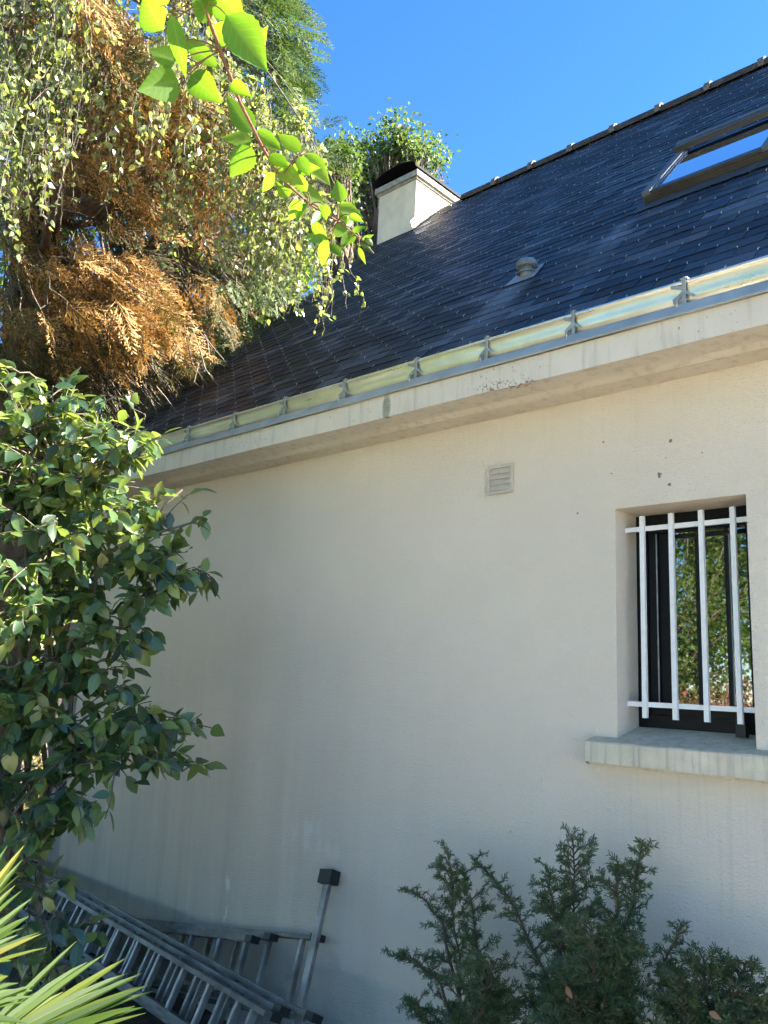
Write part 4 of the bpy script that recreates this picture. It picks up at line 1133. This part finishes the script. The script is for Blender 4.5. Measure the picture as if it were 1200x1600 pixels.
# ------------------------------------------------------------------ ladders
def ladder(name, label, A, B, out, width, nsec, sect, rung_gap, stab=None, ends=((0, 1),) * 3):
    """A->B is the upper stile of the section next the wall; rungs run down and out along 'out'"""
    A = np.asarray(A, float); B = np.asarray(B, float); e1 = nrm(B - A); e2 = nrm(np.asarray(out, float) - e1 * (np.asarray(out) @ e1)); e3 = np.cross(e1, e2)
    if e3[1] > 0: e3 = -e3
    L = np.linalg.norm(B - A); o = thing(name, label, 'ladder', (A + B) / 2 + e2 * width)
    for k in range(nsec):
        f0, f1 = ends[k]; off = e3 * sect * k; w_ = width - .06 * k; d0 = e2 * .030 * k
        p0, p1 = A + e1 * L * f0 + off + d0, A + e1 * L * f1 + off + d0
        for j in (0, 1):
            q0, q1 = p0 + e2 * w_ * j, p1 + e2 * w_ * j
            st_ = MB()   # channel section: web and two flanges
            sgn = 1 if j == 0 else -1
            st_.obox(q0, q1, .056, .004, e2); st_.obox(q0 + e3 * .026 + e2 * sgn * .0115, q1 + e3 * .026 + e2 * sgn * .0115, .004, .019, e2); st_.obox(q0 - e3 * .026 + e2 * sgn * .0115, q1 - e3 * .026 + e2 * sgn * .0115, .004, .019, e2)
            st_.build('stile', M['alu'], o)
            if j == 0:
                for q_, sg in ((q1, 1), (q0, -1)):
                    MB().obox(q_ - e1 * sg * .045 + e2 * .006, q_ + e1 * sg * .012 + e2 * .006, .064, .036, e2).build('end_cap', M['plastic_black'], o)
        n = int((np.linalg.norm(p1 - p0) - .2) / rung_gap)
        for i in range(n + 1):
            c_ = p1 - e1 * (.13 + i * rung_gap + .085 * k)
            rm = MB(); rm.obox(c_ + e2 * .006, c_ + e2 * (w_ - .006), .030, .026, e3)
            rm.obox(c_ + e2 * .006 + e3 * .0145 + e1 * .008, c_ + e2 * (w_ - .006) + e3 * .0145 + e1 * .008, .004, .003, e3)
            rm.build('rung', M['alu_bright'], o)
    if stab:
        c_, up, dn = stab
        MB().obox(c_ - e2 * up, c_ + e2 * dn, .026, .042, e1).build('stabiliser_bar', M['alu_bright'], o)
        MB().obox(c_ - e2 * (up + .06), c_ - e2 * (up - .012), .07, .098, e1).build('rubber_foot', M['plastic_black'], o)
        MB().obox(c_ + e2 * (dn - .01), c_ + e2 * (dn + .05), .07, .098, e1).build('rubber_foot', M['plastic_black'], o)
    return o


A2 = Wy(225, 1437, -.06); B2 = Wy(500, 1464, -.06); e1_ = nrm(B2 - A2); A2 = B2 - e1_ * 3.0
p1_ = Wy(512, 1378, -.06); p2_ = Wy(470, 1575, -.29); out2 = p2_ - p1_
ladder('extension_ladder', 'aluminium ladder on edge against the wall, its stabiliser bar ending in a black foot', A2, B2, out2, .40, 3, .062, .28,
       stab=(p1_ + nrm(out2) * .35, .35, .56), ends=((0, 1), (.02, .895), (.04, .868)))
A1 = Wy(52, 1347, -.10); B1 = Wy(498, 1592, -.56)
ladder('extension_ladder', 'long dull aluminium triple ladder slanting in front, nearest the palm fans', A1, B1, (-.06, -.40, -.9), .36, 3, .066, .28, ends=((0, .995), (.003, .955), (.006, .965)))

# ------------------------------------------------------------------ yews along the wall
yr = np.random.default_rng(41)
needle = (np.array([(0, 0, 0), (.3, -.085, .0), (.8, -.075, -.03), (1, 0, -.06), (.8, .075, -.03), (.3, .085, .0)]), np.array([[0, 1, 2, 5], [2, 3, 4, 5]]), None)


def yew(label, mains, bx, by):
    o = thing('yew_shrub', label, 'shrub', (bx, by, ground_z(bx, by)), 'yew shrubs along the wall foot')
    st_ = MB(); O, D, Nn, L = [], [], [], []

    def needles(c_, dens, ln):
        seg = np.linalg.norm(np.diff(c_, axis=0), axis=1); tot = seg.sum(); n = max(6, int(tot * dens))
        tt = (np.arange(n) + .5) / n * (len(c_) - 1.001); i_ = tt.astype(int); f = (tt - i_)[:, None]
        p_ = c_[i_] * (1 - f) + c_[i_ + 1] * f; ax = c_[i_ + 1] - c_[i_]; ax /= np.maximum(np.linalg.norm(ax, axis=1), 1e-6)[:, None]
        pl = nrm(np.array([0, -.55, .8]) + yr.normal(0, .35, 3)); sd = np.cross(ax, pl); sd /= np.maximum(np.linalg.norm(sd, axis=1), 1e-6)[:, None]
        sg = np.where(np.arange(n) % 2, 1, -1)[:, None]
        O.append(p_); D.append(ax * .75 + sd * sg + np.cross(sd, ax) * yr.normal(.12, .3, (n, 1)) + yr.normal(0, .12, (n, 3))); Nn.append(np.cross(sd, ax) + yr.normal(0, .3, (n, 3)))
        L.append(ln * yr.uniform(.7, 1.15, n) * np.where(tt / len(c_) > .85, .75, 1.0))

    for (pts, yy, bush, sl0, sl1) in mains:
        q_ = np.array([Wy(u, v, y_) for (u, v), y_ in zip(pts, np.linspace(yy[0], yy[1], len(pts)))])
        q_ = np.array([[np.interp(t2, np.linspace(0, 1, len(q_)), q_[:, a]) for a in range(3)] for t2 in np.linspace(0, 1, 13)]); q_[1:-1] += yr.normal(0, .006, (11, 3))
        st_.tube(q_, np.linspace(.0075, .002, 13), 5); needles(q_[4:], 430, .021)
        main_ax = nrm(q_[-1] - q_[0])
        nsh = int(bush * 1.45)
        for j in range(nsh):
            t2 = (.12 + .85 * (j + yr.random()) / nsh); fi = t2 * 12; ii = min(int(fi), 11); p_ = q_[ii] + (q_[ii + 1] - q_[ii]) * (fi - ii)
            side = nrm(np.array([1.0 if j % 2 else -1.0, yr.normal(0, .5), yr.normal(0, .12)])); dr = nrm(side + main_ax * yr.uniform(.35, .75))
            Ls = (sl0 + (sl1 - sl0) * t2) * yr.uniform(.45, 1.05)
            c_ = curve(p_, p_ + dr * Ls, 7, -.12 * Ls, .004, yr); st_.tube(c_, np.linspace(.004, .0014, 7), 3, False); needles(c_[1:], 430, .021)
            for s2 in range(int(Ls / .036)):
                b_ = c_[yr.integers(1, 6)]; d2 = nrm(dr * .9 + np.cross(dr, [0, -.8, .6]) * (.75 if s2 % 2 else -.75) + rand_dirs(1, yr)[0] * .25)
                l2 = min(.09, Ls * yr.uniform(.25, .5)); c2 = curve(b_, b_ + d2 * l2, 5, -.05 * l2, .002, yr); needles(c2, 430, .020); st_.tube(c2, np.linspace(.002, .001, 5), 3, False)
    st_.build('stems', M['yew_bark'], o)
    nb = MB(); nb.inst(needle, frames(np.concatenate(D), np.concatenate(Nn), np.concatenate(L)), np.concatenate(O)); nb.build('foliage', M['yew'], o, kind='stuff')
    return o


yew('sparse yew with one slim upright leader, beside the ladders', [
    ([(735, 1700), (722, 1560), (706, 1420), (700, 1326)], (-.38, -.36), 26, .26, .09), ([(725, 1640), (690, 1540), (650, 1500), (607, 1492)], (-.4, -.5), 12, .16, .06), ([(718, 1560), (690, 1440), (660, 1400), (632, 1386)], (-.4, -.42), 8, .12, .05),
    ([(740, 1700), (760, 1560), (740, 1430), (722, 1350)], (-.34, -.3), 18, .2, .08), ([(760, 1700), (770, 1620), (775, 1570), (768, 1530)], (-.45, -.5), 20, .2, .1), ([(745, 1690), (700, 1620), (660, 1590), (648, 1560)], (-.45, -.5), 16, .16, .08), ([(750, 1700), (740, 1620), (760, 1560), (770, 1500)], (-.5, -.55), 22, .2, .12)], -2.5, -.4)
yew('tallest and densest yew, below the concrete window sill', [
    ([(905, 1700), (900, 1560), (897, 1420), (895, 1303)], (-.36, -.34), 40, .27, .09), ([(910, 1700), (950, 1560), (985, 1420), (1004, 1312)], (-.36, -.3), 30, .15, .06), ([(900, 1700), (870, 1560), (810, 1420), (735, 1336)], (-.38, -.32), 24, .2, .06),
    ([(900, 1640), (880, 1500), (865, 1420), (852, 1350)], (-.4, -.4), 20, .2, .08), ([(915, 1680), (960, 1520), (968, 1420), (966, 1345)], (-.42, -.38), 22, .2, .08), ([(920, 1700), (905, 1620), (895, 1560), (880, 1510)], (-.5, -.55), 24, .18, .1), ([(930, 1700), (955, 1620), (965, 1540), (972, 1480)], (-.48, -.5), 24, .16, .09), ([(905, 1700), (925, 1600), (930, 1520), (925, 1440)], (-.5, -.52), 28, .22, .14)], -1.85, -.4)
yew('low spreading yew nearest the frame edge, with arching flat sprays', [
    ([(1080, 1700), (1060, 1560), (1040, 1500), (1068, 1442)], (-.42, -.4), 14, .12, .06), ([(1090, 1700), (1100, 1600), (1105, 1540), (1100, 1490)], (-.45, -.45), 22, .18, .09), ([(1100, 1700), (1130, 1610), (1150, 1550), (1166, 1502)], (-.45, -.45), 22, .18, .08), ([(1070, 1690), (1050, 1600), (1045, 1560), (1040, 1500)], (-.42, -.42), 14, .13, .07),
    ([(1100, 1690), (1080, 1620), (1070, 1580), (1060, 1530)], (-.5, -.52), 20, .18, .1), ([(1120, 1700), (1140, 1640), (1160, 1600), (1185, 1570)], (-.5, -.5), 16, .15, .08), ([(1150, 1710), (1185, 1650), (1200, 1600), (1215, 1550)], (-.5, -.5), 22, .16, .08)], -1.3, -.42)
DL = leaf_t(.5, .5, .25)
for (u, v, yy, an, lab) in ((885, 1541, -.62, .9, 'curled dry brown leaf caught in the tallest yew'), (1108, 1581, -.6, .2, 'small dry leaf caught in the low spreading yew')):
    p_ = Wy(u, v, yy); o = link('dry_leaf', MB().add(*DL).mesh('dry_leaf', True), M['dry']); place(o, frames(np.array([[math.cos(an), -.2, -math.sin(an)]]), np.array([[.1, -.9, .4]]), np.array([.042]))[0], p_); tag(o, lab, 'leaf')

# ------------------------------------------------------------------ palm fans
pr = np.random.default_rng(53)
pb = np.array([-2.45, -2.95, float(ground_z(-2.45, -2.95))])
palm = thing('fan_palm', 'fan palm with bright sunlit leaflets fanning in beside the ladders', 'palm', pb)
mb = MB(); mb.tube([pb, pb + [0, 0, .35]], [.09, .08], 9); mb.build('trunk', M['fir_bark'], palm, smooth=True)


def leaflet(A, B, w_, Nn, droop):
    A = np.asarray(A); B = np.asarray(B); d_ = B - A; L = np.linalg.norm(d_); d_ = d_ / L
    sd = nrm(np.cross(Nn, d_)); n_ = np.cross(d_, sd); V = []; Q = []
    prof = ((0, .35), (.2, .75), (.45, 1.0), (.7, .85), (.88, .5), (1.0, .06))
    for t_, h in prof:
        c_ = A + d_ * L * t_ - np.array([0, 0, droop * t_ ** 3])
        V += [c_ - sd * w_ / 2 * h + n_ * w_ * .28 * h, c_, c_ + sd * w_ / 2 * h + n_ * w_ * .28 * h]
    for i in range(len(prof) - 1):
        b0_ = i * 3; Q += [[b0_, b0_ + 3, b0_ + 4, b0_ + 1], [b0_ + 1, b0_ + 4, b0_ + 5, b0_ + 2]]
    return MB().add(V, Q)


def fan(cen, tips, w_, Nn):
    k_ = .73; w_ *= k_ * .95; cen = (cen[0], cen[1], cen[2] * k_); tips = [(a, b2, c2 * k_) for a, b2, c2 in tips]
    cc = P(*cen)
    fr_ = MB(); fr_.tube(curve(pb + [0, 0, .33], cc, 7, -.1), np.linspace(.014, .009, 7), 6); frond = fr_.build('frond', M['palm'], palm, smooth=True)
    for (u, v, d_) in tips:
        leaflet(cc, P(u, v, d_), w_ * pr.uniform(.85, 1.12), nrm(np.asarray(Nn) + rand_dirs(1, pr)[0] * .35), pr.uniform(0, .03)).build('leaflet', M['palm'], frond)


NF = -FX * .6 + np.array([0, 0, .6])
fan((-95, 1690, 2.45), [(120, 1468, 2.75), (138, 1484, 2.7), (198, 1492, 2.72), (202, 1500, 2.68), (214, 1506, 2.66), (222, 1512, 2.62), (238, 1518, 2.6), (244, 1530, 2.58), (230, 1538, 2.55), (225, 1556, 2.52), (246, 1592, 2.5), (212, 1560, 2.5), (228, 1580, 2.48), (190, 1604, 2.45), (165, 1486, 2.7), (100, 1540, 2.62), (75, 1552, 2.7), (60, 1528, 2.72), (150, 1620, 2.42), (40, 1560, 2.7), (180, 1530, 2.6), (120, 1570, 2.5), (15, 1560, 2.66), (205, 1630, 2.42), (90, 1640, 2.4)], .026, NF)
fan((-130, 1555, 2.6), [(38, 1318, 2.9), (36, 1336, 2.88), (35, 1350, 2.86), (35, 1386, 2.84), (44, 1396, 2.82), (50, 1403, 2.8), (47, 1418, 2.78), (42, 1431, 2.76), (63, 1447, 2.74), (65, 1457, 2.72), (75, 1470, 2.7), (30, 1451, 2.74), (14, 1512, 2.66), (25, 1375, 2.8), (12, 1320, 2.92), (0, 1300, 2.95), (-20, 1290, 2.95), (-50, 1290, 2.95), (20, 1480, 2.7)], .026, NF)
fan((-110, 1610, 2.3), [(54, 1520, 2.42), (55, 1532, 2.42), (32, 1513, 2.44), (56, 1540, 2.4), (14, 1509, 2.46), (40, 1556, 2.38), (10, 1530, 2.4), (46, 1575, 2.36), (0, 1580, 2.36), (-10, 1500, 2.46)], .024, NF)

# ------------------------------------------------------------------ leafy branch close to the viewer
nr = np.random.default_rng(61)
base = np.array([-2.3, -4.1, 0.0])
nb_ = thing('overhanging_branch', 'arching leafy shoot with bright backlit leaves hanging across the sky', 'branch', base)
path = [base, np.array([-2.1, -3.9, 1.4]), np.array([-1.5, -3.4, 2.6]), P(210, -260, 1.0), P(270, -110, .88)] + [P(*e) for e in ((300, -45, .87), (316, 5, .88), (345, 80, .90), (375, 160, .92), (410, 230, .95), (440, 280, .97), (485, 320, 1.0), (527, 345, 1.03), (562, 372, 1.05), (584, 396, 1.06))]
path = np.array(path)
mb = MB(); mb.tube(path, np.concatenate([np.linspace(.012, .004, 5), np.linspace(.0021, .0009, 10)]), 8); mb.build('stem', M['shoot'], nb_, smooth=True)
NL = [(279, 125, 213, 142, 50), (275, 96, 234, 78, 30), (256, 48, 216, -12, 48), (268, 22, 291, 122, 27), (297, 116, 347, 163, 42), (290, 62, 346, 110, 26), (376, 62, 325, 44, 36), (352, 22, 418, 112, 60), (336, -14, 384, 34, 48), (396, 208, 353, 150, 36), (395, 222, 347, 213, 24), (394, 228, 359, 277, 40), (397, 204, 442, 236, 26), (470, 238, 431, 203, 26),
      (430, 258, 474, 288, 30), (476, 240, 518, 288, 30), (466, 244, 484, 276, 22), (533, 318, 526, 280, 25), (467, 295, 510, 320, 26), (528, 321, 569, 337, 22), (508, 371, 468, 373, 19), (487, 346, 513, 380, 18), (510, 374, 499, 421, 20), (515, 381, 536, 403, 17), (546, 336, 568, 347, 13), (550, 362, 572, 353, 10), (471, 312, 447, 347, 22), (450, 308, 432, 286, 18), (560, 386, 572, 414, 8), (529, 325, 545, 356, 14), (506, 321, 510, 346, 14),
      (420, 240, 452, 262, 24), (330, 30, 300, -20, 40), (250, 10, 226, -40, 40), (545, 360, 532, 392, 13), (520, 350, 548, 372, 16), (395, 90, 418, 40, 26), (456, 262, 500, 262, 22), (480, 300, 455, 262, 20), (500, 330, 484, 352, 14), (540, 352, 560, 330, 12), (430, 270, 410, 300, 20), (452, 285, 440, 318, 18), (515, 338, 498, 312, 16), (556, 366, 540, 384, 11), (566, 376, 584, 366, 9), (478, 318, 462, 338, 16), (405, 220, 432, 208, 18), (360, 130, 392, 150, 22)]
NT = [leaf_t(w_, .12, .1, ((0, 0), (.05, .1), (.18, .62), (.34, .93), (.5, 1.0), (.66, .88), (.8, .62), (.92, .28), (1, 0))) for w_ in (.45, .55, .65, .75)]
pet = MB()
dd_ = np.linalg.norm(path[5:] - CAM, axis=1)
for i, (u0, v0, u1, v1, wp) in enumerate(NL):
    pj = np.array([project(q_) for q_ in path[5:]]); k = int(np.argmin((pj[:, 0] - u0) ** 2 + (pj[:, 1] - v0) ** 2)); dist = dd_[k] + nr.normal(0, .012)
    a = P(u0, v0, dist); b_ = P(u1, v1, dist + nr.normal(0, .022)); Ld = np.linalg.norm(b_ - a)
    wr_ = np.clip(wp * dist / FPX / Ld, .3, .95)
    nn = nrm(-ray((u0 + u1) / 2, (v0 + v1) / 2)) + rand_dirs(1, nr)[0] * .35
    t_ = leaf_t(wr_ * .98, nr.uniform(.1, .4), nr.uniform(-.08, .25), tuple([(0, 0), (.04, .1)] + [(t5, (math.sin(math.pi * t5 ** .8) ** .95) * (1.12 - .42 * t5) * (1.0 if k5 % 2 else .93)) for k5, t5 in enumerate(np.linspace(.1, .95, 16))] + [(1, 0)]))
    F = frames(np.array([b_ - a]), np.array([nn]), np.array([1.0]))[0]
    V = t_[0] * Ld @ F.T + a
    veins(MB().add(V, t_[1], t_[2]).build('leaf', M['near_leaf'], nb_, smooth=True).data, t_[0])
    pet.tube(curve(path[5 + k], a, 5, -.004), np.linspace(.0008, .0006, 5), 5)
pet.build('petioles', M['shoot'], nb_, smooth=True, kind='stuff')
for (u, v, u1, v1) in ((562, 378, 580, 392), (570, 372, 582, 384)):
    a, b_ = P(u, v, 1.05), P(u1, v1, 1.055); mb = MB(); mb.tube(curve(a, b_, 6), [.001, .003, .0042, .0042, .003, .0008], 7); mb.build('bud', M['birch2'], nb_, smooth=True)
